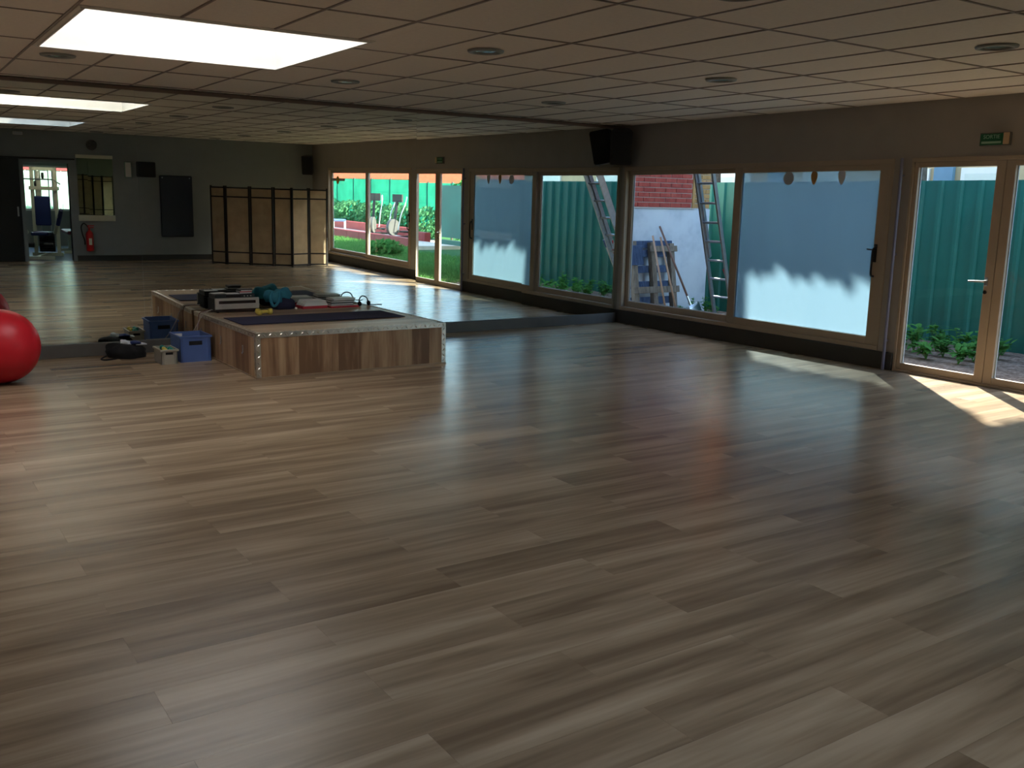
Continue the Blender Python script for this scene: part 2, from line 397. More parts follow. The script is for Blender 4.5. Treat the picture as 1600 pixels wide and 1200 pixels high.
o = obj('more_planks', t, 'plank', floor); o['kind'] = 'stuff'

# ---- ceiling tiles and bars
bm = bm_new()
SKYH = [(x0 - 0.032, x1 + 0.032, y0 - 0.032, y1 + 0.032) for (x0, x1, y0, y1) in SKY]
for r in sub_rect((XL, 0.0, YB, 0.02), SKYH): box(bm, r[0], r[1], r[2], r[3], H + 0.03, H + 0.05)
ceil = struct('ceiling', bm, 'tile', 'suspended ceiling of beige mineral fibre tiles in a grid', 'ceiling')
GX, GY, DX, DY = -5.9417, -7.4502, 0.6, 1.2123
xs = [XL] + [GX + DX * i for i in range(-12, 14) if XL + 0.03 < GX + DX * i < -0.03] + [0.0]
ys = [YB] + [GY + DY * i for i in range(-8, 10) if YB + 0.03 < GY + DY * i < -0.03] + [0.0]
tile_me = {}
hb = 0.0075
for i in range(len(xs) - 1):
    for j in range(len(ys) - 1):
        for r in sub_rect((xs[i] + hb, xs[i + 1] - hb, ys[j] + hb, ys[j + 1] - hb), SKYH):
            wx, wy = r[1] - r[0], r[3] - r[2]
            if wx < 0.03 or wy < 0.03: continue
            key = (round(wx, 3), round(wy, 3)); c = ((r[0] + r[1]) / 2, (r[2] + r[3]) / 2, H + 0.006 + random.uniform(-0.0015, 0.0015))
            if key not in tile_me:
                t = bm_new(); box(t, -wx / 2, wx / 2, -wy / 2, wy / 2, 0, 0.02, bev=0.003)
                o = obj('ceiling_tile', t, 'tile', ceil, c); tile_me[key] = o.data
            else:
                o = bpy.data.objects.new('ceiling_tile', tile_me[key]); COL.objects.link(o); o.parent = ceil; o.location = c
for x in xs[1:-1]:
    for r in sub_rect((x - hb, x + hb, YB, 0.0), SKYH):
        if r[1] - r[0] > 0.004: B('ceiling_bar', 'bar', ceil, (r[0], r[1], r[2], r[3], H, H + 0.03))
for y in ys[1:-1]:
    for r in sub_rect((XL, 0.0, y - hb, y + hb), SKYH):
        if r[3] - r[2] > 0.004: B('ceiling_bar', 'bar', ceil, (r[0], r[1], r[2], r[3], H + 0.0005, H + 0.03))

# ---- skylights
for k, (x0, x1, y0, y1) in enumerate(SKY):
    root = thing('window_%d' % ((3, 4, 6, 7)[k]), ['square white skylight shaft in the ceiling by the wall mirrors', 'square white skylight shaft in the ceiling by the folding screen end of the hall', 'added unseen skylight shaft between the side wall and the wall mirrors', 'square white skylight shaft between the side wall and the gym doorway'][k], 'skylight', ((x0 + x1) / 2, (y0 + y1) / 2, H), kind='structure')
    a, b = (x1 - x0) / 2, (y1 - y0) / 2; h = ROOF + 0.2 - H
    for s in (-1, 1):
        B('shaft_wall', 'shaft', root, (min(s * a, s * (a + 0.03)), max(s * a, s * (a + 0.03)), -b - 0.03, b + 0.03, 0.0, h))
        B('shaft_wall', 'shaft', root, (-a, a, min(s * b, s * (b + 0.03)), max(s * b, s * (b + 0.03)), 0.0, h))
    B('trim', 'white', root, (-a - 0.015, a + 0.015, b - 0.012, b, -0.006, 0.004), (-a - 0.015, a + 0.015, -b, -b + 0.012, -0.006, 0.004), (a - 0.012, a, -b, b, -0.006, 0.004), (-a, -a + 0.012, -b, b, -0.006, 0.004))
    t = bm_new(); n = 10; V = {}
    for i in range(n + 1):
        for j in range(n + 1):
            u, v = i / n * 2 - 1, j / n * 2 - 1
            V[i, j] = t.verts.new((u * (a + 0.03), v * (b + 0.03), h + 0.28 * (1 - u * u) ** 0.6 * (1 - v * v) ** 0.6))
    for i in range(n):
        for j in range(n): t.faces.new((V[i, j], V[i + 1, j], V[i + 1, j + 1], V[i, j + 1]))
    obj('dome_pane', t, 'dome2' if k == 1 else 'dome', root, smooth=True)
t = bm_new()
for r in sub_rect((XL - 0.25, 0.30, YB - 0.2, 0.3), [(x0 - 0.03, x1 + 0.03, y0 - 0.03, y1 + 0.03) for (x0, x1, y0, y1) in SKY]): box(t, r[0], r[1], r[2], r[3], ROOF, ROOF + 0.15)
tag(obj('roof', t, 'roof'), 'flat felt roof over the hall', 'roof', kind='structure')

# ------------------------------------------------------------------ walls
# window wall, x 0 .. 0.2
W1 = (-4.33, -0.06); D1 = (-6.50, -4.53); W2 = (-11.16, -6.74)
ZT = 2.185
bm = bm_new()
box(bm, 0, 0.12, YB - 0.2, 0.25, ZT, ROOF)
box(bm, 0, 0.12, W1[1], 0.25, -0.1, ZT); box(bm, 0, 0.12, D1[1], W1[0], -0.1, ZT); box(bm, 0, 0.12, W2[1], D1[0], -0.1, ZT); box(bm, 0, 0.12, YB - 0.2, W2[0], -0.1, ZT)
box(bm, 0, 0.12, W1[0], W1[1], -0.1, 0.185); box(bm, 0, 0.12, W2[0], W2[1], -0.1, 0.185); box(bm, 0, 0.12, D1[0], D1[1], -0.1, 0.0)
struct('wall_right', bm, 'wall', 'dark grey wall that holds the sliding windows and garden door', 'wall')
bm = bm_new(); box(bm, XL - 0.2, 0.0, 0.03, 0.25, -0.1, ROOF)
struct('wall_front', bm, 'wall', 'end wall behind the large mirrors', 'wall')
bm = bm_new(); box(bm, XL - 0.2, XL, YB - 0.2, 0.03, -0.1, ROOF)
struct('wall_left', bm, 'backwall', 'plain pale grey side wall facing the windows', 'wall')
DOOR = (-6.37, -5.50, 2.07)
bm = bm_new(); box(bm, XL, DOOR[0], YB - 0.2, YB, -0.1, ROOF); box(bm, DOOR[1], 0, YB - 0.2, YB, -0.1, ROOF); box(bm, DOOR[0], DOOR[1], YB - 0.2, YB, DOOR[2], ROOF)
struct('wall_back', bm, 'backwall', 'pale grey end wall with the gym doorway', 'wall')
bm = bm_new(); box(bm, XL, -0.03, -0.022, 0.03, 0.0, 0.134, bev=0.004)
struct('baseboard_front', bm, 'skirt2', 'grey skirting below the wall mirrors', 'baseboard')
bm = bm_new()
for a, b in ((D1[1], 0.03), (YB, D1[0])): box(bm, -0.03, 0.0, a + 0.005, b - 0.005 if b < 0 else b, 0.0, 0.183, bev=0.004)
struct('baseboard_right', bm, 'skirt', 'dark skirting below the sliding windows', 'baseboard')
bm = bm_new(); box(bm, DOOR[1] + 0.08, -0.03, YB, YB + 0.02, 0, 0.115); box(bm, XL, DOOR[0] - 0.08, YB, YB + 0.02, 0, 0.115)
struct('baseboard_back', bm, 'skirt', 'dark skirting along the wall with the gym doorway', 'baseboard')
bm = bm_new(); box(bm, XL, XL + 0.02, YB + 0.02, -0.03, 0, 0.115)
struct('baseboard_left', bm, 'skirt', 'dark skirting along the side wall facing the windows', 'baseboard')
bm = bm_new(); box(bm, XL, 0.0, -0.035, 0.03, 2.692, H - 0.001, bev=0.006)
struct('trim_1', bm, 'molding', 'taupe moulding between the wall mirrors and the ceiling', 'moulding')
bm = bm_new()
box(bm, DOOR[0] - 0.07, DOOR[0], YB - 0.2, YB + 0.02, 0, DOOR[2] + 0.07); box(bm, DOOR[1], DOOR[1] + 0.07, YB - 0.2, YB + 0.02, 0, DOOR[2] + 0.07); box(bm, DOOR[0], DOOR[1], YB - 0.2, YB + 0.02, DOOR[2], DOOR[2] + 0.07)
struct('trim_2', bm, 'backwall', 'grey frame around the gym doorway', 'door frame')

# ---- mirror panels, each a hair out of true like the real ones
edges = [0.0, -1.6648, -3.2654, -4.8692, -6.5016, -8.13, -9.76, XL]
tilt = [(0.0047, 0.0034), (0.0068, 0.0092), (0.0089, 0.0127), (0.0089, 0.0127), (0.0089, 0.0127), (0.0085, 0.010), (0.0085, 0.010)]
order = ['first', 'second', 'third', 'fourth', 'fifth', 'sixth', 'seventh']
for k in range(7):
    x1, x0 = edges[k] - 0.0015, edges[k + 1] + 0.0015
    a, b = tilt[k]
    root = thing('wall_mirror', order[k] + ' tall wall mirror panel counted from the window wall', 'mirror', ((x0 + x1) / 2, 0, 0.136), group='mirror panels covering the end wall')
    nrm = Vector((b, 1, a)).normalized(); hw, zt = (x1 - x0) / 2, 2.558
    def py(x, z): return -(b * x + a * (z + 0.136 - 1.3))
    t = bm_new(); c = [(-hw, 0), (hw, 0), (hw, zt), (-hw, zt)]
    f = [t.verts.new((x, py(x, z), z)) for x, z in c]; bk = [t.verts.new((x, py(x, z) + 0.005, z)) for x, z in c]
    t.faces.new(bk[::-1])
    for i in range(4): t.faces.new((f[i], f[(i + 1) % 4], bk[(i + 1) % 4], bk[i]))
    obj('backing', t, 'mirror_edge', root)
    t = bm_new(); f = [t.verts.new((x, py(x, z) - 0.0004, z)) for x, z in ((-hw + .001, .001), (hw - .001, .001), (hw - .001, zt), (-hw + .001, zt))]
    f2 = [t.verts.new((v.co.x, v.co.y + 0.0003, v.co.z)) for v in f]
    t.faces.new(f); t.faces.new(f2[::-1])
    for i in range(4): t.faces.new((f[i], f2[i], f2[(i + 1) % 4], f[(i + 1) % 4]))
    obj('mirror_glass', t, 'mirror', root)

# ------------------------------------------------------------------ windows and door
def window(name, label, y_lo, y_hi, panes, slider_idx, handle_y, hazy):
    """frame in local space: y measured from y_lo; panes = list of (y0,y1) glass spans (world)"""
    root = thing(name, label, 'window', (0.05, (y_lo + y_hi) / 2, 0.185), kind='structure')
    cy = (y_lo + y_hi) / 2; hl = (y_hi - y_lo) / 2
    z1 = ZT - 0.185
    B('head', 'frame', root, (-0.06, 0.06, -hl, hl, z1 - 0.055, z1), bev=0.004)
    B('sill', 'frame', root, (-0.065, 0.07, -hl, hl, 0.0, 0.05), bev=0.004)
    B('jamb', 'frame', root, (-0.06, 0.06, -hl, -hl + 0.045, 0.05, z1 - 0.055), bev=0.004)
    B('jamb', 'frame', root, (-0.06, 0.06, hl - 0.045, hl, 0.05, z1 - 0.055), bev=0.004)
    zb, zt = 0.317 - 0.185, 2.071 - 0.185
    spans = []
    lo, hi = -hl + 0.045, hl - 0.045
    a, b = sorted(panes)
    mid = (a[1] + b[0]) / 2 - cy
    ov = 0.03
    ext = [(lo, mid + ov), (mid - ov, hi)]
    for k, (p, e) in enumerate(zip((a, b), ext)):
        x0 = -0.045 if k == slider_idx else 0.005; x1 = x0 + 0.04
        g0, g1 = p[0] - cy, p[1] - cy
        sash = B('sash', 'frame', root, (x0, x1, e[0], g0, 0.05, z1 - 0.055), (x0, x1, g1, e[1], 0.05, z1 - 0.055), (x0, x1, g0, g1, 0.05, zb), (x0, x1, g0, g1, zt, z1 - 0.055), bev=0.003)
        hz = hazy and k == slider_idx
        B('pane', 'haze' if hz else 'glass', sash, (x0 + 0.017, x0 + 0.023, g0 - 0.004, g1 + 0.004, zb - 0.004, zt + 0.004))
        B('gasket', 'gasket', sash, (x1 - 0.016, x1 - 0.006, g0, g0 + 0.012, zb, zt), (x1 - 0.016, x1 - 0.006, g1 - 0.012, g1, zb, zt), (x1 - 0.016, x1 - 0.006, g0, g1, zb, zb + 0.008))
        if k == slider_idx:
            y = handle_y - cy
            bm = bm_new(); tube(bm, spline([(x0, y, 0.78), (x0 - 0.045, y, 0.80), (x0 - 0.05, y, 0.93), (x0 - 0.045, y, 1.06), (x0, y, 1.08)], 4), 0.011)
            box(bm, x0 - 0.008, x0, y - 0.02, y + 0.02, 0.93, 1.12, bev=0.003); cyl(bm, (x0 - 0.008, y, 1.06), (x0 - 0.05, y, 1.06), 0.012)
            beam(bm, (x0 - 0.045, y, 1.06), (x0 - 0.05, y + 0.07, 1.065), 0.014, 0.014)
            obj('handle', bm, 'black', sash)
    return root

w1 = window('window_1', 'taupe sliding window with one hazy blue pane beside the wall mirrors', W1[0], W1[1], [(-4.162, -2.238), (-2.075, -0.176)], 0, -4.19, True)
w2 = window('window_2', 'taupe sliding window with a sticker beside the folding screen', W2[0], W2[1], [(-11.044, -9.056), (-8.879, -6.881)], 1, -6.83, False)

root = thing('door_1', 'taupe double glazed garden door below the exit sign', 'door', (0.05, (D1[0] + D1[1]) / 2, 0.0), kind='structure')
cy = (D1[0] + D1[1]) / 2; hl = (D1[1] - D1[0]) / 2
B('head', 'frame', root, (-0.06, 0.06, -hl, hl, 2.145, ZT), bev=0.004)
B('jamb', 'frame', root, (-0.06, 0.06, -hl, -hl + 0.03, 0.0, 2.145), bev=0.003); B('jamb', 'frame', root, (-0.06, 0.06, hl - 0.03, hl, 0.0, 2.145), bev=0.003)
B('threshold', 'frame', root, (-0.06, 0.08, -hl + 0.03, hl - 0.03, 0.0, 0.022), bev=0.003)
mid = (-5.417 - 5.601) / 2 - cy
for (e0, e1, g0, g1, main) in ((mid + 0.003, hl - 0.032, -5.417 - cy, -4.606 - cy, True), (-hl + 0.032, mid - 0.003, -6.412 - cy, -5.601 - cy, False)):
    leaf = B('door_leaf', 'frame', root, (-0.045, 0.0, e0, g0, 0.025, 2.143), (-0.045, 0.0, g1, e1, 0.025, 2.143), (-0.045, 0.0, g0, g1, 0.025, 0.092), (-0.045, 0.0, g0, g1, 2.092, 2.143), bev=0.003)
    B('pane', 'glass', leaf, (-0.026, -0.020, g0 - 0.004, g1 + 0.004, 0.088, 2.096))
    B('gasket', 'gasket', leaf, (-0.012, -0.002, g1 - 0.012, g1, 0.092, 2.092), (-0.012, -0.002, g0, g0 + 0.006, 0.092, 2.092))
    if main:
        y = -5.44 - cy + 0.0
        bm = bm_new(); box(bm, -0.053, -0.045, y - 0.018, y + 0.018, 0.965, 1.045, bev=0.003)
        tube(bm, [(-0.053, y, 1.008), (-0.09, y, 1.008), (-0.10, y + 0.012, 1.008), (-0.10, y + 0.15, 1.003)], 0.009)
        obj('lever_handle', bm, 'steel', leaf)
        bm = bm_new(); cyl(bm, (-0.045, y, 0.905), (-0.055, y, 0.905), 0.018); obj('lock', bm, 'black', leaf)
bm = bm_new(); cyl(bm, (-0.05, -4.445, 0.0), (-0.05, -4.445, ZT), 0.016, seg=12)
for z in (0.3, 1.2, 2.0): box(bm, -0.05, 0.0, -4.453, -4.437, z, z + 0.02)
tag(obj('wall_pipe', bm, 'pipe', smooth=False), 'thin blue grey pipe running up between window and garden door', 'pipe')

# exit sign
root = thing('exit_sign', 'small green SORTIE exit light above the garden door', 'exit sign', (0.0, -5.385, 2.29))
B('housing', 'skirt2', root, (-0.035, 0.0, -0.15, 0.145, -0.015, 0.105), bev=0.004)
fp = B('face_plate', 'signgreen', root, (-0.041, -0.035, -0.085, 0.135, -0.008, 0.095), bev=0.002)
B('end_cover', 'signend', root, (-0.05, -0.035, -0.145, -0.09, -0.005, 0.10), bev=0.004)
def text_mesh(txt, size, mat, parent, loc, rot, name):
    cu = bpy.data.curves.new('txt', 'FONT'); cu.body = txt; cu.size = size; cu.align_x = 'CENTER'; cu.align_y = 'CENTER'; cu.extrude = 0.0008
    tmp = bpy.data.objects.new('txt', cu); COL.objects.link(tmp)
    bpy.context.view_layer.update()
    me = bpy.data.meshes.new_from_object(tmp.evaluated_get(bpy.context.evaluated_depsgraph_get()))
    COL.objects.unlink(tmp); bpy.data.objects.remove(tmp)
    me.materials.clear(); me.materials.append(M[mat])
    o = bpy.data.objects.new(name, me); COL.objects.link(o); o.parent = parent; o.location = loc; o.rotation_euler = rot
    return o
text_mesh('SORTIE', 0.05, 'signpale', fp, (-0.0425, 0.025, 0.065), (PI / 2, 0, -PI / 2), 'lettering')
B('stripe', 'signpale', fp, (-0.0425, -0.041, -0.07, 0.12, 0.005, 0.025))

# ------------------------------------------------------------------ ceiling downlights
DLS = [(-7.49, -1.88), (-5.05, -1.95), (-5.02, -4.36), (-2.57, -1.85), (-2.65, -4.40), (-2.57, -6.80), (-5.02, -6.82), (-2.57, -9.25), (-5.02, -9.25), (-7.45, -6.80), (-2.57, -11.4), (-5.02, -11.4)]
def downlight():
    root = thing('ceiling_downlight', 'round grey recessed downlight in the tiled ceiling', 'downlight', (0, 0, 0), group='recessed ceiling downlights')
    bm = bm_new(); seg = 28
    prof = [(0.135, 0.0), (0.13, -0.012), (0.105, -0.016), (0.095, -0.006), (0.095, 0.004)]
    rg = [[bm.verts.new((r * math.cos(2 * PI * i / seg), r * math.sin(2 * PI * i / seg), z)) for i in range(seg)] for r, z in prof]
    for A_, B_ in zip(rg, rg[1:]):
        for i in range(seg): bm.faces.new((A_[i], A_[(i + 1) % seg], B_[(i + 1) % seg], B_[i]))
    obj('ring', bm, 'downring', root, smooth=True)
    bm = bm_new(); lathe(bm, [(0.094, -0.002), (0.07, -0.007), (0.03, -0.010), (0.004, -0.011)], seg); obj('lens', bm, 'downlens', root, smooth=True)
    return root
dl = downlight()
for k, (x, y) in enumerate(DLS):
    o = dl if k == 0 else copy_tree(dl)
    o.location = (x, y, H + 0.003)
    row = 'row nearest the windows' if x > -4 else ('middle row' if x > -6.5 else 'row by the skylights')
    nth = sorted([q for q in DLS if abs(q[0] - x) < 1], key=lambda q: -q[1]).index((x, y))
    o['label'] = 'round grey recessed downlight, %s from the mirrors in the %s' % (order[nth], row)

# ------------------------------------------------------------------ loudspeakers
def speaker(label, loc, rot, w_, d_, h_, bracket_to, group=None):
    """box with its front at -Y local"""
    root = thing('loudspeaker', label, 'loudspeaker', loc, group=group); root.rotation_euler = rot
    bm = bm_new()
    f, b = w_ / 2, w_ / 2 * 0.72
    v = [bm.verts.new(p) for p in ((-f, -d_ / 2, -h_ / 2), (f, -d_ / 2, -h_ / 2), (b, d_ / 2, -h_ / 2), (-b, d_ / 2, -h_ / 2), (-f, -d_ / 2, h_ / 2), (f, -d_ / 2, h_ / 2), (b, d_ / 2, h_ / 2), (-b, d_ / 2, h_ / 2))]
    for q in ((0, 3, 2, 1), (4, 5, 6, 7), (0, 1, 5, 4), (1, 2, 6, 5), (2, 3, 7, 6), (3, 0, 4, 7)): bm.faces.new([v[i] for i in q])
    bmesh.ops.bevel(bm, geom=bm.edges[:], offset=0.012, segments=2, affect='EDGES')
    obj('cabinet', bm, 'black', root)
    B('grille', 'grille', root, (-f + 0.02, f - 0.02, -d_ / 2 - 0.008, -d_ / 2 + 0.002, -h_ / 2 + 0.02, h_ / 2 - 0.02), bev=0.004)
    bm = bm_new(); p = Vector(bracket_to)
    Mx = (Matrix.Translation(Vector(loc)) @ root.rotation_euler.to_matrix().to_4x4()).inverted()
    cyl(bm, (0, d_ / 2 - 0.01, 0), Mx @ p, 0.016)
    obj('bracket', bm, 'black', root)
    return root
speaker('black loudspeaker hung in the corner where mirrors meet the window wall', (-0.21, -0.20, 2.445), (math.radians(12), 0, math.radians(-38)), 0.30, 0.26, 0.46, (0.0, -0.16, 2.48))
speaker('black loudspeaker hung in the corner above the folding screen', (-0.20, -11.93, 2.25), (math.radians(8), 0, math.radians(215)), 0.26, 0.26, 0.44, (-0.02, -12.17, 2.28))
speaker('black loudspeaker on a bracket between small mirror and hanging gym mat', (-3.98, -11.95, 2.0), (math.radians(0), 0, math.radians(180)), 0.42, 0.26, 0.33, (-4.02, -12.18, 2.0))

# ------------------------------------------------------------------ stage platform against the mirrors
SX0, SX1, SY0, SY1, SH = -6.0, -4.0, -2.03, -0.035, 0.425
stage = thing('stage_platform', 'low oak laminate stage platform edged in chequer plate before the mirrors', 'platform', ((SX0 + SX1) / 2, (SY0 + SY1) / 2, 0))
sa, sb = (SX1 - SX0) / 2, (SY1 - SY0) / 2
B('core', 'subfloor', stage, (-sa + 0.014, sa - 0.014, -sb + 0.014, sb - 0.002, 0.0, SH - 0.012))
bw = 0.2
def boards(lo, hi): return [(lo + k * bw, min(hi, lo + (k + 1) * bw)) for k in range(int(math.ceil((hi - lo) / bw - 1e-6)))]
for (a, b) in boards(-sb, sb - 0.001):       # deck boards run along the mirrors
    B('deck_board', 'deck', stage, (-sa + 0.002, sa - 0.002, a + 0.0006, b - 0.0006, SH - 0.012, SH))
for (a, b) in boards(-sa + 0.014, sa - 0.014):
    B('front_board', 'board', stage, (a + 0.0006, b - 0.0006, -sb, -sb + 0.0135, 0.014, SH - 0.013))
for s in (-1, 1):
    for (a, b) in boards(-sb + 0.014, sb):
        B('side_board', 'board', stage, (min(s * sa, s * (sa - 0.0135)), max(s * sa, s * (sa - 0.0135)), a + 0.0006, b - 0.0006, 0.014, SH - 0.013))
B('base_strip', 'deck', stage, (-sa - 0.006, sa + 0.006, -sb - 0.006, -sb + 0.013, 0.0, 0.014), (-sa - 0.006, -sa + 0.013, -sb + 0.013, sb, 0.0, 0.014), (sa - 0.013, sa + 0.006, -sb + 0.013, sb, 0.0, 0.014))
def chequer(name, length, horiz, parent, M4):
    """angle profile along +X (length), legs on +Z face and -Y face, with raised lozenges"""
    t = bm_new(); lw = 0.045; th = 0.002
    box(t, 0, length, -th, lw, 0.0, th); box(t, 0, length, -th, 0, -lw, 0.0)
    n = int(length / 0.052)
    for k in range(n):
        x = (k + 0.5) * length / n
        for face in (0, 1):
            L, Wd, Hh = 0.024, 0.009, 0.007
            sg = 1 if (k + face) % 2 else -1
            d = Vector((math.cos(sg * 0.7), math.sin(sg * 0.7))); q = Vector((-d.y, d.x))
            pts = [d * L, q * Wd, -d * L, -q * Wd]
            if face == 0:
                vv = [t.verts.new((x + p.x, 0.022 + p.y, th)) for p in pts]; top = t.verts.new((x, 0.022, th + Hh))
            else:
                vv = [t.verts.new((x + p.x, -th, -0.022 + p.y)) for p in pts]; top = t.verts.new((x, -th - Hh, -0.022))
            for i in range(4): t.faces.new((vv[i], vv[(i + 1) % 4], top))
    t.transform(M4)
    return obj(name, t, 'alu', parent)
Rz = lambda a: Matrix.Rotation(a, 4, 'Z')
chequer('edge_trim', 2 * sa, True, stage, Matrix.Translation((-sa, -sb - 0.001, SH)))
chequer('edge_trim', 2 * sb, True, stage, Matrix.Translation((-sa - 0.001, sb, SH)) @ Rz(-PI / 2))
chequer('edge_trim', 2 * sb, True, stage, Matrix.Translation((sa + 0.001, -sb, SH)) @ Rz(PI / 2))
# upright corner trims: axis up, legs wrapping the two faces
mc = Matrix(((0, 1, 0, -sa - 0.001), (0, 0, -1, -sb - 0.001), (1, 0, 0, 0.012), (0, 0, 0, 1)))
chequer('corner_trim', SH - 0.05, False, stage, mc)
mc = Matrix(((0, -1, 0, sa + 0.001), (0, 0, -1, -sb - 0.001), (1, 0, 0, 0.012), (0, 0, 0, 1)))
chequer('corner_trim', SH - 0.05, False, stage, mc)
for yy in (-1.66, -0.98, -0.30):
    bm = bm_new(); y = yy - (SY0 + SY1) / 2
    box(bm, -sa - 0.008, -sa, y - 0.008, y + 0.008, 0.20, 0.27, bev=0.002); cyl(bm, (-sa - 0.008, y, 0.195), (-sa - 0.014, y, 0.195), 0.010)
    obj('latch', bm, 'steel', stage)

# yoga mat
bm = bm_new(); box(bm, -5.925, -4.16, -1.44, -0.84, SH + 0.006, SH + 0.012)
o = tag(obj('yoga_mat', bm, 'navy'), 'thin navy yoga mat lying along the stage platform', 'mat')

# hifi stack
def th_box(name, label, cat, loc, group=None): return thing(name, label, cat, loc, group=group)
root = thing('stereo_amplifier', 'silver fronted stereo amplifier box standing on the stage platform', 'stereo', (-5.62, -0.20, SH))
B('casing', 'blackmatte', root, (-0.235, 0.235, -0.13, 0.14, 0.012, 0.15), bev=0.004)
fpn = B('front_panel', 'silver', root, (-0.24, 0.24, -0.15, -0.13, 0.04, 0.158), bev=0.003)
B('display', 'darkdisp', fpn, (-0.20, 0.20, -0.153, -0.149, 0.098, 0.13))
B('lower_strip', 'darkdisp', root, (-0.24, 0.24, -0.146, -0.13, 0.012, 0.04))
for k in range(5):
    bm = bm_new(); cyl(bm, (-0.16 + k * 0.08, -0.15, 0.072), (-0.16 + k * 0.08, -0.162, 0.072), 0.008); obj('knob', bm, 'silver', fpn)
for sx in (-0.2, 0.2):
    for sy in (-0.1, 0.1):
        bm = bm_new(); cyl(bm, (sx, sy, 0), (sx, sy, 0.012), 0.015); obj('foot', bm, 'black', root)
root = thing('disc_player', 'flat black disc player lying on the stereo amplifier', 'player', (-5.63, -0.19, SH + 0.15))
B('casing', 'black', root, (-0.215, 0.215, -0.12, 0.12, 0.0, 0.045), bev=0.004)
B('tray', 'darkdisp', root, (-0.10, 0.06, -0.123, -0.119, 0.018, 0.03))
for k in range(3):
    bm = bm_new(); cyl(bm, (0.1 + k * 0.035, -0.12, 0.024), (0.1 + k * 0.035, -0.127, 0.024), 0.007); obj('button', bm, 'silver', root)
for lab, x, y, r in (('white paper sheet lying at the cable end of the disc player', -5.76, -0.13, 0.1), ('white paper sheet lying at the middle of the disc player', -5.64, -0.24, -0.06)):
    bm = bm_new(); box(bm, -0.07, 0.07, -0.05, 0.05, 0, 0.004)
    o = tag(obj('paper_sheet', bm, 'paper', None, (x, y, SH + 0.195)), lab, 'paper'); o.rotation_euler = (0, 0, r)
for k in range(4):
    root = thing('disc_case', 'plastic disc case, ' + ['bottom', 'second', 'third', 'topmost'][k] + ' of the pile on the disc player', 'disc case', (-5.50 + 0.004 * k, -0.20, SH + 0.195 + 0.0125 * k), [0.05, -0.04, 0.1, -0.12][k], group='disc cases piled on the disc player')
    B('case', ['black', 'silver', 'black', 'skirt2'][k], root, (-0.07, 0.07, -0.062, 0.062, 0, 0.0115), bev=0.001)
    B('spine', ['paper', 'pinkred', 'paper', 'black'][k], root, (-0.066, 0.066, -0.0635, -0.0615, 0.002, 0.0095))

# teal bag and navy pouch
def cloth_lump(name, mat, parent, c, rx, ry, rz, seed, amp=0.22, flat_bottom=True, u=28, v=18):
    rnd = random.Random(seed); t = bmesh.new(); bmesh.ops.create_uvsphere(t, u_segments=u, v_segments=v, radius=1)
    ph = [rnd.uniform(0, 6.28) for _ in range(8)]
    for x in t.verts:
        p = x.co; k = 1 + amp * (math.sin(3 * p.x + ph[0] + 2 * p.z) * 0.5 + math.sin(5 * p.y + ph[1] - 3 * p.x) * 0.35 + math.sin(7 * p.x + 4 * p.y + ph[2]) * 0.22 + math.sin(11 * p.z + 6 * p.y + ph[3]) * 0.12)
        q = Vector((p.x * rx * k, p.y * ry * k, p.z * rz * k))
        if flat_bottom and q.z < -rz * 0.55: q.z = -rz * 0.55
        x.co = q + Vector(c) + Vector((0, 0, rz * 0.55 if flat_bottom else 0))
    return obj(name, t, mat, parent, smooth=True)
root = thing('shoulder_bag', 'teal cloth bag slumped on a navy base beside the stereo amplifier', 'bag', (-5.085, -0.20, SH))
cloth_lump('base', 'navy', root, (0.03, 0, 0.0), 0.15, 0.10, 0.09, 3, 0.15)
cloth_lump('folded_cloth', 'tealcloth', root, (-0.03, -0.005, 0.085), 0.135, 0.095, 0.095, 5, 0.40)
bm = bm_new(); tube(bm, spline([(-0.12, -0.06, 0.20), (-0.15, -0.085, 0.14), (-0.12, -0.115, 0.05), (-0.06, -0.11, 0.1), (-0.03, -0.07, 0.2)], 6), 0.016); obj('strap', bm, 'tealcloth', root, smooth=True)
bm = bm_new(); lathe(bm, [(0.013, 0), (0.014, 0.004), (0.014, 0.016), (0.008, 0.022)], 14)
tag(obj('bottle_cap', bm, 'white', None, (-4.93, -0.27, SH), smooth=True), 'tiny white cap beside the teal cloth bag', 'cap')

# yellow dumbbells on the stage
def dumbbell(label, loc, rot, mat, s=1.0, group=None):
    root = thing('dumbbell', label, 'dumbbell', loc, rot, group=group)
    bm = bm_new(); cyl(bm, (-0.055 * s, 0, 0.03 * s), (0.055 * s, 0, 0.03 * s), 0.014 * s, seg=10); obj('grip', bm, mat, root, smooth=True)
    for sx in (-1, 1):
        bm = bm_new(); t = bmesh.new(); lathe(t, [(0.018, -0.025), (0.028, -0.018), (0.030, 0.0), (0.028, 0.018), (0.018, 0.025)], 12)
        t.transform(Matrix.Scale(s, 4) @ Matrix.Translation((sx * 0.065, 0, 0.03)) @ Matrix.Rotation(PI / 2, 4, 'Y')); merge(bm, t)
        obj('head', bm, mat, root, smooth=True)
    return root
dumbbell('small yellow dumbbell lying on the stage, nearer the yoga mat', (-5.43, -0.66, SH), 0.25, 'yellow')
dumbbell('small yellow dumbbell lying on the stage, nearer the stereo amplifier', (-5.41, -0.58, SH), -0.15, 'yellow')

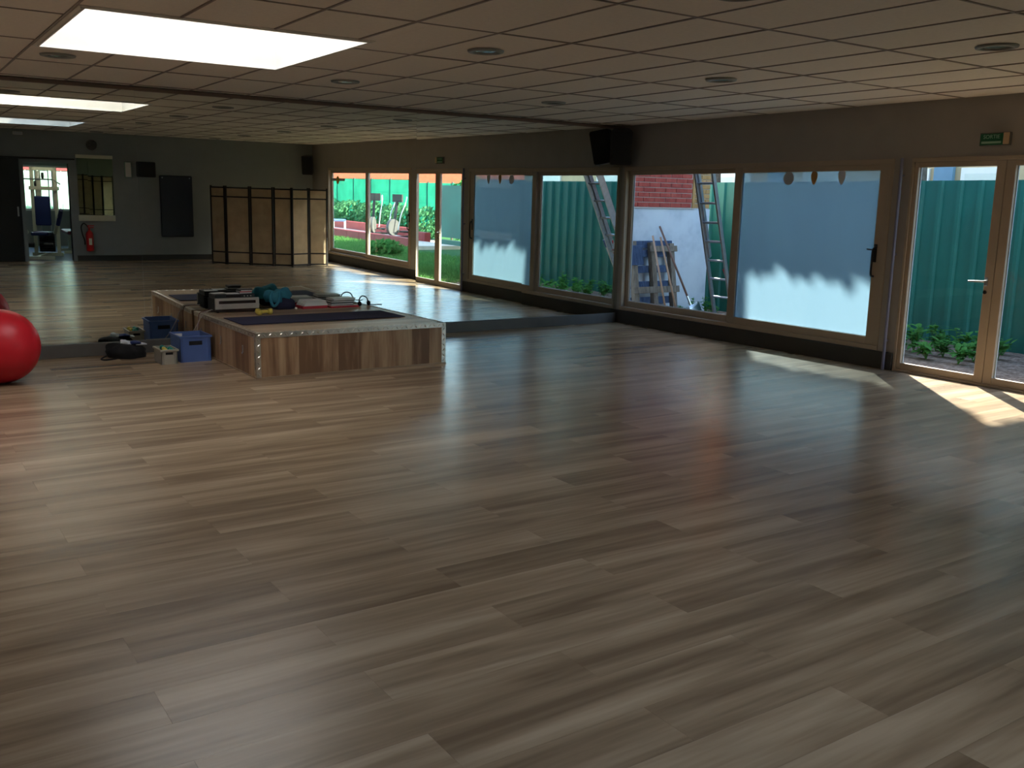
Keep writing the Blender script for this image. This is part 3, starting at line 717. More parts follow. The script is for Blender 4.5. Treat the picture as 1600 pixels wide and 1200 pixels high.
# folders, papers and notebooks
root = thing('document_folder', 'red folder with a thick pile of white sheets beside the teal bag', 'folder', (-4.70, -0.19, SH), 0.03)
B('cover', 'pinkred', root, (-0.17, 0.13, -0.12, 0.12, 0.0, 0.03), bev=0.003)
for k in range(4): B('paper_bundle', 'paper', root, (-0.15 + 0.01 * k, 0.135 - 0.006 * k, -0.115 + 0.004 * k, 0.11, 0.03 + 0.015 * k, 0.044 + 0.015 * k), bev=0.001)
root = thing('ring_binder', 'flat red ring binder under the dark notebooks on the stage', 'binder', (-4.36, -0.21, SH), 0.0)
B('cover', 'pinkred', root, (-0.18, 0.17, -0.13, 0.12, 0.0, 0.022), bev=0.003); B('pages', 'paper', root, (-0.17, 0.16, -0.122, 0.112, 0.022, 0.026))
for k in range(3):
    root = thing('notebook', 'dark covered notebook, ' + ['bottom', 'middle', 'top'][k] + ' of the pile on the red binder', 'notebook', (-4.38 + 0.012 * k, -0.20, SH + 0.026 + 0.026 * k), [0.02, -0.05, 0.06][k], group='notebooks piled on the red binder')
    B('cover', ['black', 'black', 'silver'][k], root, (-0.14, 0.14, -0.10, 0.10, 0.0, 0.006), (-0.14, 0.14, -0.10, 0.10, 0.019, 0.025))
    B('pages', 'paper', root, (-0.135, 0.135, -0.096, 0.096, 0.006, 0.019))
# headset
root = thing('headset', 'black headset with curled strap at the end of the stage items', 'headset', (-4.07, -0.24, SH), 0.3)
bm = bm_new(); tube(bm, spline([(-0.08, 0, 0.02), (-0.075, 0.01, 0.08), (-0.02, 0.02, 0.115), (0.04, 0.01, 0.09), (0.06, 0, 0.02)], 8), 0.007); obj('headband', bm, 'black', root, smooth=True)
for x in (-0.08, 0.06):
    bm = bm_new(); sphere(bm, (x, 0, 0.03), 0.03, 0.6, 1, 1, 14, 10); obj('ear_cup', bm, 'blackmatte', root, smooth=True)
bm = bm_new(); tube(bm, spline([(0.06, -0.02, 0.012), (0.11, -0.06, 0.008), (0.16, -0.04, 0.008), (0.19, -0.09, 0.008)], 8), 0.006); obj('cord', bm, 'black', root, smooth=True)

# cables hanging down the side of the stage
for k, (y0, dx, lab, mt) in enumerate(((-0.36, 0.0, 'pale cable hanging over the stage edge into the blue crate', 'cable'), (-0.42, 0.0, 'grey cable looping over the stage edge toward the mirror', 'silver'), (-0.32, 0, 'dark red cable hanging straight down the stage side', 'maroon'))):
    bm = bm_new()
    pts = [[(-5.86, -0.25, SH + 0.03), (-5.97, -0.33, SH + 0.02), (-6.03, -0.36, SH - 0.02), (-6.07, -0.40, 0.30), (-6.12, -0.36, 0.10), (-6.14, -0.33, 0.008)],
           [(-5.86, -0.22, SH + 0.03), (-5.97, -0.38, SH + 0.02), (-6.03, -0.40, SH - 0.03), (-6.10, -0.36, 0.26), (-6.22, -0.30, 0.10), (-6.36, -0.28, 0.008)],
           [(-5.86, -0.19, SH + 0.03), (-5.97, -0.28, SH + 0.02), (-6.025, -0.30, SH - 0.02), (-6.03, -0.30, 0.2), (-6.035, -0.30, 0.006)]][k]
    tube(bm, spline(pts, 8), 0.004, 6)
    tag(obj('audio_cable', bm, mt, smooth=True), lab, 'cable')

# ------------------------------------------------------------------ crates and floor things
def crate(label, x0, x1, y0, y1, h, mat, tag_):
    cx, cy = (x0 + x1) / 2, (y0 + y1) / 2; a, b = (x1 - x0) / 2, (y1 - y0) / 2
    root = thing('plastic_crate', label, 'crate', (cx, cy, 0))
    th, ins = 0.006, 0.012
    B('bottom', mat, root, (-a + ins, a - ins, -b + ins, b - ins, 0.0, 0.008))
    hz0, hz1 = h * 0.64, h * 0.80; hw = a * 0.40
    for s in (-1, 1):       # end walls with hand hole
        y0_, y1_ = sorted((s * (b - ins), s * (b - ins - th)))
        B('end_wall', mat, root, (-a + ins, a - ins, y0_, y1_, 0.008, hz0), (-a + ins, -hw, y0_, y1_, hz0, hz1), (hw, a - ins, y0_, y1_, hz0, hz1), (-a + ins, a - ins, y0_, y1_, hz1, h))
        yr = sorted((s * (b - ins - 0.003), s * (b - ins - th - 0.004)))
        B('hole_shade', 'black', root, (-hw - 0.004, hw + 0.004, yr[0], yr[1], hz0 - 0.003, hz1 + 0.003))  # black block put in for the shade inside the open hand hole
        x0_, x1_ = sorted((s * (a - ins), s * (a - ins - th)))
        B('side_wall', mat, root, (x0_, x1_, -b + ins, b - ins, 0.008, h))
    B('rim', mat, root, (-a, a, -b, -b + 0.016, h - 0.02, h), (-a, a, b - 0.016, b, h - 0.02, h), (-a, -a + 0.016, -b + 0.016, b - 0.016, h - 0.02, h), (a - 0.016, a, -b + 0.016, b - 0.016, h - 0.02, h), bev=0.002)
    for s in (-1, 1):
        for sx in (-1, 1):
            px = sx * (a - ins) - (0.012 if sx > 0 else 0)
            yy = sorted((s * (b - ins), s * (b - 0.003)))
            B('rib', mat, root, (px - 0.02 * sx, px - 0.02 * sx + 0.012, yy[0], yy[1], 0.006, h - 0.02))
    if tag_: B('sticker', 'paper', root, (-a + 0.05, -a + 0.13, b - ins - th - 0.002, b - ins - th, h * 0.80, h * 0.93))
    return root
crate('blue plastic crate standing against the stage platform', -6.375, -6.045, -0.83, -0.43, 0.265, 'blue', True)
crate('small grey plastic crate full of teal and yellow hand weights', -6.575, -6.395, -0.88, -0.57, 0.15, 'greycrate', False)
spots = [(x, y, 0.012 + 0.052 * k, 'yellow' if (i + 2 * k) % 5 == 1 and k else 'teal') for k in range(2) for i, (x, y) in enumerate((x, y) for x in (-6.532, -6.485, -6.438) for y in (-0.798, -0.652))]
spots += [(-6.51, -0.79, 0.118, 'yellow'), (-6.455, -0.80, 0.118, 'teal'), (-6.49, -0.66, 0.118, 'teal')]
for x, y, z, c in spots:
    root = dumbbell({'teal': 'small teal hand weight heaped in the grey crate', 'yellow': 'small yellow hand weight heaped in the grey crate'}[c], (x, y, z), PI / 2 + random.uniform(-0.12, 0.12), c, 0.74, group={'teal': 'teal hand weights in the grey crate', 'yellow': 'yellow hand weights in the grey crate'}[c])
root = thing('gym_bag', 'slumped black cloth bag on the floor below the mirrors', 'bag', (-6.76, -0.24, 0))
cloth_lump('bag_body', 'blackmatte', root, (0, 0, 0), 0.215, 0.14, 0.10, 13, 0.24)
bm = bm_new(); tube(bm, spline([(-0.20, -0.06, 0.04), (-0.26, -0.08, 0.012), (-0.22, -0.14, 0.009), (-0.12, -0.15, 0.02)], 6), 0.008); obj('strap', bm, 'blackmatte', root, smooth=True)
root = thing('towel', 'crumpled white and blue towel lying on the black bag', 'towel', (-6.74, -0.27, 0.14))
cloth_lump('white_end', 'whitecloth', root, (-0.03, 0, 0), 0.055, 0.05, 0.028, 21, 0.4); cloth_lump('blue_part', 'bluepad', root, (0.06, 0.0, 0.0), 0.06, 0.05, 0.02, 22, 0.3); cloth_lump('white_tail', 'whitecloth', root, (0.12, -0.02, -0.012), 0.05, 0.03, 0.014, 23, 0.3)

# red gym ball
root = thing('gym_ball', 'large glossy red gym ball resting on the floor', 'ball', (-8.0, -1.2, 0))
bm = bm_new(); sphere(bm, (0, 0, 0.325), 0.325, 1, 1, 1.0, 48, 32)
for v in bm.verts:
    if v.co.z < 0.006: v.co.z = 0.001
obj('ball_skin', bm, 'red', root, smooth=True)
bm = bm_new(); lathe(bm, [(0.013, -0.004), (0.013, 0.002), (0.006, 0.004)], 14); t_ = obj('valve', bm, 'whitecloth', root); t_.location = (-0.325, 0, 0.325); t_.rotation_euler = (0, -PI / 2, 0)

# ------------------------------------------------------------------ folding screen (seen in the mirrors)
PTS = [(-2.83, -10.97), (-2.60, -10.63), (-2.15, -10.33), (-1.74, -9.995), (-1.40, -9.76), (-0.95, -9.93), (-0.53, -9.85)]
root = thing('folding_screen', 'six panel folding screen of tan rice paper in black wooden frames', 'screen', (-1.7, -10.3, 0))
for (a, b) in zip(PTS, PTS[1:]):
    A_, B_ = Vector((a[0] + 1.7, a[1] + 10.3, 0)), Vector((b[0] + 1.7, b[1] + 10.3, 0)); d = (B_ - A_); L_ = d.length; ang = math.atan2(d.y, d.x)
    h = 1.71; s = 0.014
    bm = bm_new(); x0, x1 = 0.006, L_ - 0.006
    box(bm, x0, x0 + 0.032, -s, s, 0, h); box(bm, x1 - 0.032, x1, -s, s, 0, h)
    zr = [(0.02, 0.05), (0.26, 0.29), (1.46, 1.49), (1.655, 1.685)]
    for z0, z1 in zr: box(bm, x0 + 0.032, x1 - 0.032, -s * 0.8, s * 0.8, z0, z1)
    p = obj('panel_frame', bm, 'screenwood', root); p.location = A_; p.rotation_euler = (0, 0, ang)
    for (za, zb) in ((0.05, 0.26), (0.29, 1.46), (1.49, 1.655)): B('paper', 'rice', p, (x0 + 0.030, x1 - 0.030, -0.0015, 0.0015, za - 0.002, zb + 0.002))

# ------------------------------------------------------------------ things on the end wall with the gym doorway (seen in the mirrors)
Y = YB
root = thing('sliding_door', 'tall black sliding door slid open beside the gym doorway', 'door', (-6.98, Y + 0.075, 0))
B('door_panel', 'darkdoor', root, (-0.52, 0.52, -0.02, 0.02, 0.01, 2.14), bev=0.004)
B('rail', 'skirt', root, (-0.55, 1.6, -0.05, 0.022, 2.145, 2.175)); B('handle', 'steel', root, (0.44, 0.47, 0.02, 0.04, 0.95, 1.15), bev=0.003)
root = thing('hanging_mirror', 'small upright mirror with cream rails on the wall by the gym doorway', 'mirror', (-4.98, Y + 0.0, 0.86))
B('mirror_glass', 'mirror2', root, (-0.355, 0.365, 0.018, 0.022, 0.12, 1.34)); B('backing', 'skirt2', root, (-0.355, 0.365, 0.0, 0.018, 0.12, 1.34))
B('top_rail', 'cream', root, (-0.375, 0.375, 0.0, 0.03, 1.335, 1.41), bev=0.003); B('bottom_rail', 'cream', root, (-0.375, 0.375, 0.0, 0.03, 0.0, 0.125), bev=0.003)
root = thing('fire_extinguisher', 'red fire extinguisher with black hose below the small mirror', 'extinguisher', (-5.17, Y + 0.11, 0.215))
bm = bm_new(); lathe(bm, [(0.06, 0), (0.075, 0.01), (0.078, 0.03), (0.078, 0.36), (0.068, 0.40), (0.04, 0.43), (0.025, 0.45)], 22); obj('cylinder', bm, 'redpaint', root, smooth=True)
bm = bm_new(); cyl(bm, (0, 0, 0.45), (0, 0, 0.50), 0.02); box(bm, -0.03, 0.09, -0.012, 0.012, 0.50, 0.52, bev=0.003); box(bm, -0.03, 0.10, -0.012, 0.012, 0.54, 0.56, bev=0.003); box(bm, -0.03, -0.01, -0.012, 0.012, 0.50, 0.56); obj('valve', bm, 'redpaint', root)
bm = bm_new(); tube(bm, spline([(-0.02, 0, 0.52), (-0.10, 0, 0.60), (-0.16, 0, 0.52), (-0.14, 0, 0.36), (-0.105, 0, 0.24), (-0.10, 0, 0.14)], 8), 0.013); obj('hose', bm, 'black', root, smooth=True)
B('label_plate', 'cream', root, (-0.03, 0.03, 0.0775, 0.080, 0.14, 0.28)); B('wall_hook', 'black', root, (-0.02, 0.02, -0.11, -0.07, 0.36, 0.42))
root = thing('gym_mat', 'thick dark blue gym mat hanging on the wall beside the loudspeaker', 'mat', (-3.28, Y + 0.004, 0.52))
B('pad', 'padmat', root, (-0.36, 0.36, 0.01, 0.07, 0.0, 1.37), bev=0.02)
bm = bm_new(); cyl(bm, (-0.3, 0.0, 1.32), (-0.3, 0.075, 1.32), 0.014); obj('eyelet', bm, 'steel', root); bm = bm_new(); cyl(bm, (0.3, 0.0, 1.32), (0.3, 0.075, 1.32), 0.014); obj('eyelet', bm, 'steel', root)
root = thing('junction_box', 'pale grey junction box on the wall beside the bracket loudspeaker', 'box', (-4.30, Y, 1.82))
B('casing', 'signpale', root, (-0.07, 0.07, 0.0, 0.06, 0, 0.33), bev=0.005); B('cover', 'white', root, (-0.06, 0.06, 0.06, 0.066, 0.01, 0.32), bev=0.002)
root = thing('emergency_light', 'small white emergency light high on the wall above the black door', 'light', (-6.43, Y, 2.62))
B('housing', 'white', root, (-0.09, 0.09, 0.0, 0.05, 0, 0.06), bev=0.006); B('diffuser', 'gasket', root, (-0.08, 0.08, 0.05, 0.056, 0.008, 0.052), bev=0.002)
root = thing('wall_fan', 'small dark ventilator on the wall above the small mirror', 'fan', (-5.02, Y, 2.48))
bm = bm_new(); t = bmesh.new(); lathe(t, [(0.10, 0), (0.11, 0.02), (0.11, 0.05), (0.095, 0.06), (0.09, 0.04)], 20); t.transform(Matrix.Rotation(-PI / 2, 4, 'X')); merge(bm, t); obj('housing', bm, 'skirt2', root)
bm = bm_new()
for k in range(5):
    q = 2 * PI * k / 5; beam(bm, (0, 0.05, 0), (0.09 * math.cos(q), 0.052, 0.09 * math.sin(q)), 0.03, 0.004)
obj('blades', bm, 'black', root)

# ---- gym room behind the doorway
GY0, GY1, GX0, GX1 = -17.2, YB - 0.2, -9.0, -3.2
bm = bm_new(); box(bm, GX0, GX1, GY0, GY1, -0.1, -0.002); box(bm, DOOR[0], DOOR[1], YB - 0.2, YB, -0.1, -0.001)
tag(obj('floor', bm, 'gymfloor'), 'grey rubber floor of the gym beyond the doorway', 'floor', kind='structure')
bm = bm_new(); box(bm, GX0 - 0.2, GX1 + 0.2, GY0 - 0.2, GY1, 2.5, 2.7)
tag(obj('ceiling', bm, 'tile'), 'flat ceiling of the gym beyond the doorway', 'ceiling', kind='structure')
bm = bm_new(); box(bm, GX0 - 0.2, GX0, GY0 - 0.2, GY1, -0.1, 2.5); box(bm, GX1, GX1 + 0.2, GY0 - 0.2, GY1, -0.1, 2.5)
GWX0, GWX1, GWZ0, GWZ1 = -7.6, -3.6, 0.9, 2.05
box(bm, GX0, GX1, GY0 - 0.2, GY0, -0.1, GWZ0); box(bm, GX0, GX1, GY0 - 0.2, GY0, GWZ1, 2.5); box(bm, GX0, GWX0, GY0 - 0.2, GY0, GWZ0, GWZ1); box(bm, GWX1, GX1, GY0 - 0.2, GY0, GWZ0, GWZ1)
tag(obj('wall_gym', bm, 'backwall'), 'pale walls of the gym beyond the doorway', 'wall', kind='structure')
root = thing('window_5', 'wide bright window at the far end of the gym', 'window', ((GWX0 + GWX1) / 2, GY0 - 0.1, GWZ0), kind='structure')
wl = (GWX1 - GWX0) / 2; wh = GWZ1 - GWZ0
B('frame', 'white', root, (-wl, wl, -0.03, 0.03, 0, 0.05), (-wl, wl, -0.03, 0.03, wh - 0.05, wh), (-wl, -wl + 0.05, -0.03, 0.03, 0.05, wh - 0.05), (wl - 0.05, wl, -0.03, 0.03, 0.05, wh - 0.05), *[(x - 0.02, x + 0.02, -0.03, 0.03, 0.05, wh - 0.05) for x in (-1.2, -0.8, -0.4, 0, 0.4, 0.8, 1.2)])
B('pane', 'glass', root, (-wl + 0.05, wl - 0.05, -0.003, 0.003, 0.05, wh - 0.05))
bm = bm_new(); beam(bm, (-6.9, -16.9, 1.98), (-5.2, -16.9, 1.98), 0.12, 0.03)
root = thing('white_board_fence', 'white upright board fence outside the gym window', 'fence', (-5.6, -19.5, GZ))
for k in range(24): B('board', 'signpale', root, (-3.6 + 0.3 * k + 0.008, -3.3 + 0.3 * k - 0.008, -0.012, 0.012, 0.0, 2.02))
B('top_rail', 'redcurb', root, (-3.6, 3.6, -0.04, 0.04, 2.02, 2.2))
# multi gym
def multigym(loc):
    root = thing('multigym_machine', 'cream framed weight machine with blue pads beyond the doorway', 'gym machine', loc)
    bm = bm_new()
    for x in (-0.24, 0.24): beam(bm, (x, 0.25, 0), (x, 0.25, 1.98), 0.07, 0.07)
    beam(bm, (-0.275, 0.25, 1.95), (0.275, 0.25, 1.95), 0.07, 0.07); beam(bm, (-0.3, 0.25, 1.52), (0.3, 0.25, 1.52), 0.16, 0.08)
    beam(bm, (-0.32, 0.25, 0.04), (0.32, 0.25, 0.04), 0.07, 0.07); beam(bm, (0, 0.25, 0.04), (0, -0.9, 0.04), 0.07, 0.07); beam(bm, (-0.35, -0.9, 0.04), (0.35, -0.9, 0.04), 0.07, 0.07)
    beam(bm, (0.1, 0.22, 1.9), (0.1, 0.22, 0.9), 0.09, 0.05)
    obj('frame', bm, 'gymframe', root)
    bm = bm_new()
    for k in range(10): box(bm, -0.16, 0.16, 0.2, 0.30, 0.10 + k * 0.045, 0.14 + k * 0.045)
    obj('weight_stack', bm, 'black', root)
    for x in (-0.1, 0.1):
        bm = bm_new(); cyl(bm, (x, 0.25, 0.08), (x, 0.25, 1.9), 0.012); obj('guide_rod', bm, 'steel', root)
    B('seat_pad', 'bluepad', root, (-0.18, 0.18, -0.55, -0.12, 0.5, 0.58), bev=0.02); B('back_pad', 'bluepad', root, (-0.16, 0.16, -0.06, 0.02, 0.7, 1.35), bev=0.02)
    bm = bm_new(); beam(bm, (-0.28, -0.35, 0.55), (-0.45, -0.75, 0.95), 0.06, 0.06); beam(bm, (0.28, -0.35, 0.55), (0.45, -0.75, 0.95), 0.06, 0.06); obj('press_arm', bm, 'gymframe', root)
    for sx in (-1, 1):
        bm = bm_new(); cyl(bm, (sx * 0.40, -0.62, 0.75), (sx * 0.52, -0.85, 1.08), 0.045); obj('arm_pad', bm, 'bluepad', root)
    bm = bm_new(); cyl(bm, (-0.02, 0.18, 1.80), (0.02, 0.18, 1.80), 0.07, seg=18); cyl(bm, (0.14, 0.2, 1.62), (0.18, 0.2, 1.62), 0.06, seg=18); obj('pulley', bm, 'black', root)
    bm = bm_new(); tube(bm, [(-0.45, -0.35, 1.62), (-0.3, -0.35, 1.72), (0.3, -0.35, 1.72), (0.45, -0.35, 1.62)], 0.016); cyl(bm, (0, -0.35, 1.72), (0, -0.2, 1.9), 0.006); obj('pull_bar', bm, 'steel', root)
    bm = bm_new(); [cyl(bm, (sx * 0.1, -0.62, 0.3), (sx * 0.28, -0.62, 0.3), 0.05) for sx in (-1, 1)]; obj('leg_roller', bm, 'black', root)
    return root
multigym((-5.90, -13.45, 0)).rotation_euler = (0, 0, PI + 0.3)
bm.free()
root = thing('weight_bench', 'maroon cushioned weight bench beside the cream weight machine', 'bench', (-5.15, -14.8, 0))
B('cushion', 'maroon', root, (-0.16, 0.16, -0.6, 0.5, 0.45, 0.53), bev=0.02)
bm = bm_new(); beam(bm, (0, -0.5, 0.42), (0, 0.45, 0.42), 0.06, 0.06); beam(bm, (-0.25, -0.5, 0.03), (0.25, -0.5, 0.03), 0.06, 0.06); beam(bm, (-0.25, 0.45, 0.03), (0.25, 0.45, 0.03), 0.06, 0.06); beam(bm, (0, -0.5, 0.03), (0, -0.5, 0.45), 0.06, 0.06); beam(bm, (0, 0.45, 0.03), (0, 0.45, 0.45), 0.06, 0.06); obj('frame', bm, 'gymframe', root)

m_, n_, p_ = newmat('added_lamp_tube'); p_.inputs['Base Color'].default_value = (1, 1, 1, 1); p_.inputs['Emission Color'].default_value = (1.0, 0.97, 0.85, 1); p_.inputs['Emission Strength'].default_value = 9.0
M['tube'] = m_
root = thing('added_gym_lamp', 'added unseen white batten lamp on the gym ceiling', 'lamp', (-5.9, -13.0, 2.42))  # added lamp, out of view, to brighten the weight machine
B('housing', 'white', root, (-0.62, 0.62, -0.06, 0.06, 0.03, 0.08), bev=0.004)
for dy in (-0.03, 0.03):
    bm = bm_new(); cyl(bm, (-0.6, dy, 0.015), (0.6, dy, 0.015), 0.013); obj('tube', bm, 'tube', root)
# ------------------------------------------------------------------ OUTSIDE
bm = bm_new(); box(bm, 0.12, 3.3, -9.4, 14, -0.4, GZ)
tag(obj('ground', bm, 'soil'), 'bare soil and leaf litter in the strip along the green fence', 'ground', kind='structure')
bm = bm_new(); box(bm, 3.3, 60, -9.4, 40, -0.4, GZ); box(bm, 0.12, 60, -60, -9.4, -0.4, GZ); box(bm, -40, 0.12, -60, -17.4, -0.4, GZ)
tag(obj('lawn', bm, 'lawn'), 'green lawn around the building', 'ground', kind='structure')

# corrugated fence, sheet by sheet
FX = 3.1
fence = thing('sheet_metal_fence', 'tall dark green corrugated sheet metal fence across the garden strip', 'fence', (FX, -3.0, GZ))
def sheet_mesh(pitch=0.28, n=4, h=2.15, depth=0.035):
    t = bm_new(); prof = []
    for k in range(n): prof += [(k * pitch, 0), (k * pitch + 0.19, 0), (k * pitch + 0.21, depth), (k * pitch + 0.26, depth)]
    prof.append((n * pitch, 0))
    f = [[t.verts.new((-d, y, z)) for y, d in prof] for z in (0, h)]; b = [[t.verts.new((-d + 0.004, y, z)) for y, d in prof] for z in (0, h)]
    for i in range(len(prof) - 1):
        t.faces.new((f[0][i], f[0][i + 1], f[1][i + 1], f[1][i])); t.faces.new((b[0][i + 1], b[0][i], b[1][i], b[1][i + 1]))
        t.faces.new((f[1][i], f[1][i + 1], b[1][i + 1], b[1][i])); t.faces.new((f[0][i + 1], f[0][i], b[0][i], b[0][i + 1]))
    t.faces.new((f[0][0], f[1][0], b[1][0], b[0][0])); t.faces.new((f[0][-1], b[0][-1], b[1][-1], f[1][-1]))
    return t
me = None; k = 0; yy = -9.3
while yy < 9.0:
    if me is None: o = obj('sheet', sheet_mesh(), 'fence', fence); me = o.data
    else: o = bpy.data.objects.new('sheet', me); COL.objects.link(o); o.parent = fence
    o.location = (0.002 * (k % 2), yy + 3.0, 0); k += 1; yy += 1.12
yy = -9.3
while yy < 9.4:
    B('post', 'fence', fence, (0.03, 0.09, yy + 3.0 - 0.03, yy + 3.0 + 0.03, 0, 2.12)); yy += 2.24
for z0, lab in ((1.90, 'upper'), (0.735, 'lower')):
    bm = bm_new(); box(bm, FX - 0.075, FX - 0.038, -9.05, -7.62, z0 - 0.02, z0 + 0.14, bev=0.004)
    tag(obj('pale_board', bm, 'path'), lab + ' pale board fixed across the end of the green sheet fence', 'board')

# red brick neighbour wall with white rendered foot
BY = 0.70
root = thing('brick_house', 'red brick neighbour house with white rendered lower wall beyond the window', 'house', (1.1, BY, GZ))
B('rendered_foot', 'render', root, (-0.85, 1.37, 0.0, 0.3, 0.0, 1.70), bev=0.006)
B('ledge', 'mortar', root, (-0.85, 1.0, -0.02, 0.3, 1.70, 1.715))
B('brick_core', 'mortar', root, (-0.85, 0.965, 0.012, 0.3, 1.715, 5.2)); B('corner_post', 'tanbrick', root, (0.965, 1.01, -0.01, 0.3, 1.70, 5.2)); B('tan_core', 'mortar', root, (1.01, 1.40, 0.062, 0.3, 1.70, 5.2)); B('return_wall', 'render', root, (-0.85, 1.37, 0.3, 7.0, 0.0, 5.2)); B('upper_front', 'brick', root, (-0.85, 0.965, 0.0, 0.012, 2.70, 5.2))
bmes = {}
def brick(w_, x, y, z, mat):
    key = (round(w_, 3), mat)
    if key not in bmes:
        t = bm_new(); box(t, -w_ / 2, w_ / 2, 0, 0.06, 0, 0.065, bev=0.003); o = obj('brick', t, mat, root, (x, y, z)); bmes[key] = o.data
    else:
        o = bpy.data.objects.new('brick', bmes[key]); COL.objects.link(o); o.parent = root; o.location = (x, y, z)
for c in range(13):
    z = 1.722 + c * 0.075; x = -0.85 + (0 if c % 2 == 0 else -0.115)
    while x < 0.96:
        a, b = max(x, -0.85) + 0.005, min(x + 0.225, 0.963) - 0.005
        if b - a > 0.03: brick(b - a, (a + b) / 2, random.uniform(-0.002, 0.002), z, 'brick')
        x += 0.225
    for a, b in (((1.015, 1.20), (1.21, 1.398)) if c % 2 == 0 else ((1.015, 1.11), (1.12, 1.30), (1.31, 1.398))): brick(b - a, (a + b) / 2, 0.05, z, 'tanbrick')
root.location.z = GZ

# pallet leaning on the rendered wall
root = thing('wooden_pallet', 'weathered blue and grey wooden pallet leaning on the white wall', 'pallet', (1.15, 0.40, GZ)); root.rotation_euler = (math.radians(-9), 0, 0)
for k, x in enumerate((-0.40, -0.02, 0.37)): B('bearer', 'oldwood', root, (x - 0.045, x + 0.045, -0.05, 0.04, 0.0, 1.22 - 0.02 * k), bev=0.004)
for k, z in enumerate((0.02, 0.26, 0.50, 0.74, 0.98, 1.12)): B('slat', 'bluewood', root, (-0.48, 0.46, 0.04, 0.06, z, z + 0.11), bev=0.003)
B('slat', 'oldwood', root, (-0.48, 0.46, -0.07, -0.05, 0.42, 0.52), bev=0.003); B('slat', 'oldwood', root, (-0.1, 0.46, -0.07, -0.05, 1.05, 1.14), bev=0.003); B('slat', 'bluewood', root, (-0.5, -0.25, -0.07, -0.05, 0.85, 1.15), bev=0.003)
def pole(name, label, cat, a, b, r, mat):
    bm = bm_new(); cyl(bm, (0, 0, 0), Vector(b) - Vector(a), r, r * 0.9, 10)
    root = thing(name, label, cat, a); obj('shaft', bm, mat, root, smooth=True); return root
p = pole('rake', 'pale wooden rake handle leaning on the pallet', 'tool', (1.04, 0.02, GZ), (0.90, 0.30, 1.22), 0.016, 'handle')
bm = bm_new(); beam(bm, (-0.09, 0, 0.01), (0.09, 0, 0.01), 0.02, 0.02); [beam(bm, (-0.08 + 0.04 * k, 0, 0.01), (-0.08 + 0.04 * k, -0.05, 0.0), 0.006, 0.006) for k in range(5)]; obj('rake_head', bm, 'steel', p)
p = pole('broom', 'second pale wooden broom handle leaning on the pallet', 'tool', (1.30, 0.06, GZ), (1.06, 0.305, 1.20), 0.016, 'handle')
B('broom_head', 'handle2', p, (-0.12, 0.12, -0.03, 0.03, 0.0, 0.05), bev=0.006)
p = pole('shovel', 'shovel with dark wooden handle leaning on the pallet', 'tool', (1.48, -0.02, GZ + 0.22), (1.03, 0.30, 1.36), 0.017, 'handle2')
bm = bm_new(); V = []
for i in range(7):
    for jx in range(7):
        u, v = jx / 6 * 2 - 1, i / 6
        wv = 0.12 * (1 - 0.25 * v ** 3) * (1 if v < 0.7 else math.sqrt(max(0, 1 - ((v - 0.7) / 0.32) ** 2)))
        V.append((u * wv, -0.02 * (1 - u * u), -v * 0.30))
vv = [bm.verts.new(p_) for p_ in V]
for i in range(6):
    for jx in range(6): bm.faces.new((vv[i * 7 + jx], vv[i * 7 + jx + 1], vv[i * 7 + jx + 8], vv[i * 7 + jx + 7]))
ob = obj('blade', bm, 'steel', p, smooth=True); ob.rotation_euler = (math.radians(-16), math.radians(-20), 0); ob.location = (0.01, 0, 0.06)
md = ob.modifiers.new('thick', 'SOLIDIFY'); md.thickness = 0.004
bm = bm_new(); cyl(bm, (0, 0, 0.0), Vector((-0.45, 0.32, 1.22)).normalized() * 0.2, 0.022, 0.019, 10); obj('socket', bm, 'steel', p)

# ladder
def ladder_section(root, a0, a1, b0, b1, rw, first, n, name):
    A0, A1, B0, B1 = map(Vector, (a0, a1, b0, b1))
    for p, q in ((A0, A1), (B0, B1)):
        bm = bm_new(); beam(bm, p, q, 0.028, rw, 0.003); obj('rail', bm, 'ladder', root)
    me_ = None
    for k in range(n):
        t = (first + k * 0.28) / (A1 - A0).length
        p, q = A0.lerp(A1, t), B0.lerp(B1, t)
        bm = bm_new(); cyl(bm, p, q, 0.016, seg=8); obj('rung', bm, 'ladder', root)
root = thing('extension_ladder', 'aluminium extension ladder leaning on the building outside the window', 'ladder', (1.25, -0.95, GZ))
ladder_section(root, (0, -0.17, 0), (-1.09, -0.486, 2.78), (0, 0.17, 0), (-1.09, -0.168, 2.78), 0.07, 0.25, 10, 'low')
ladder_section(root, (-0.36, -0.245, 1.05), (-0.955, -0.415, 2.57), (-0.36, 0.035, 1.05), (-0.955, -0.145, 2.57), 0.06, 0.236, 5, 'high')
for (x, y) in ((0, -0.17), (0, 0.17)): B('rubber_foot', 'black', root, (x - 0.03, x + 0.03, y - 0.025, y + 0.025, 0.0, 0.05), bev=0.005)
bm = bm_new(); tube(bm, spline([(-0.40, -0.24, 1.18), (-0.36, -0.27, 1.0), (-0.30, -0.25, 0.78), (-0.33, -0.2, 0.9)], 6), 0.012); obj('red_strap', bm, 'redpaint', root, smooth=True)
p = pole('white_pole', 'thin white and blue pole leaning on the ladder', 'pole', (1.42, -1.32, GZ), (0.82, -1.38, 1.10), 0.014, 'white')
bm = bm_new(); d = (Vector((0.82, -1.38, 1.10)) - Vector((1.42, -1.32, GZ))); cyl(bm, d * 0.90, d * 1.0, 0.0155); obj('blue_tip', bm, 'blue', p)
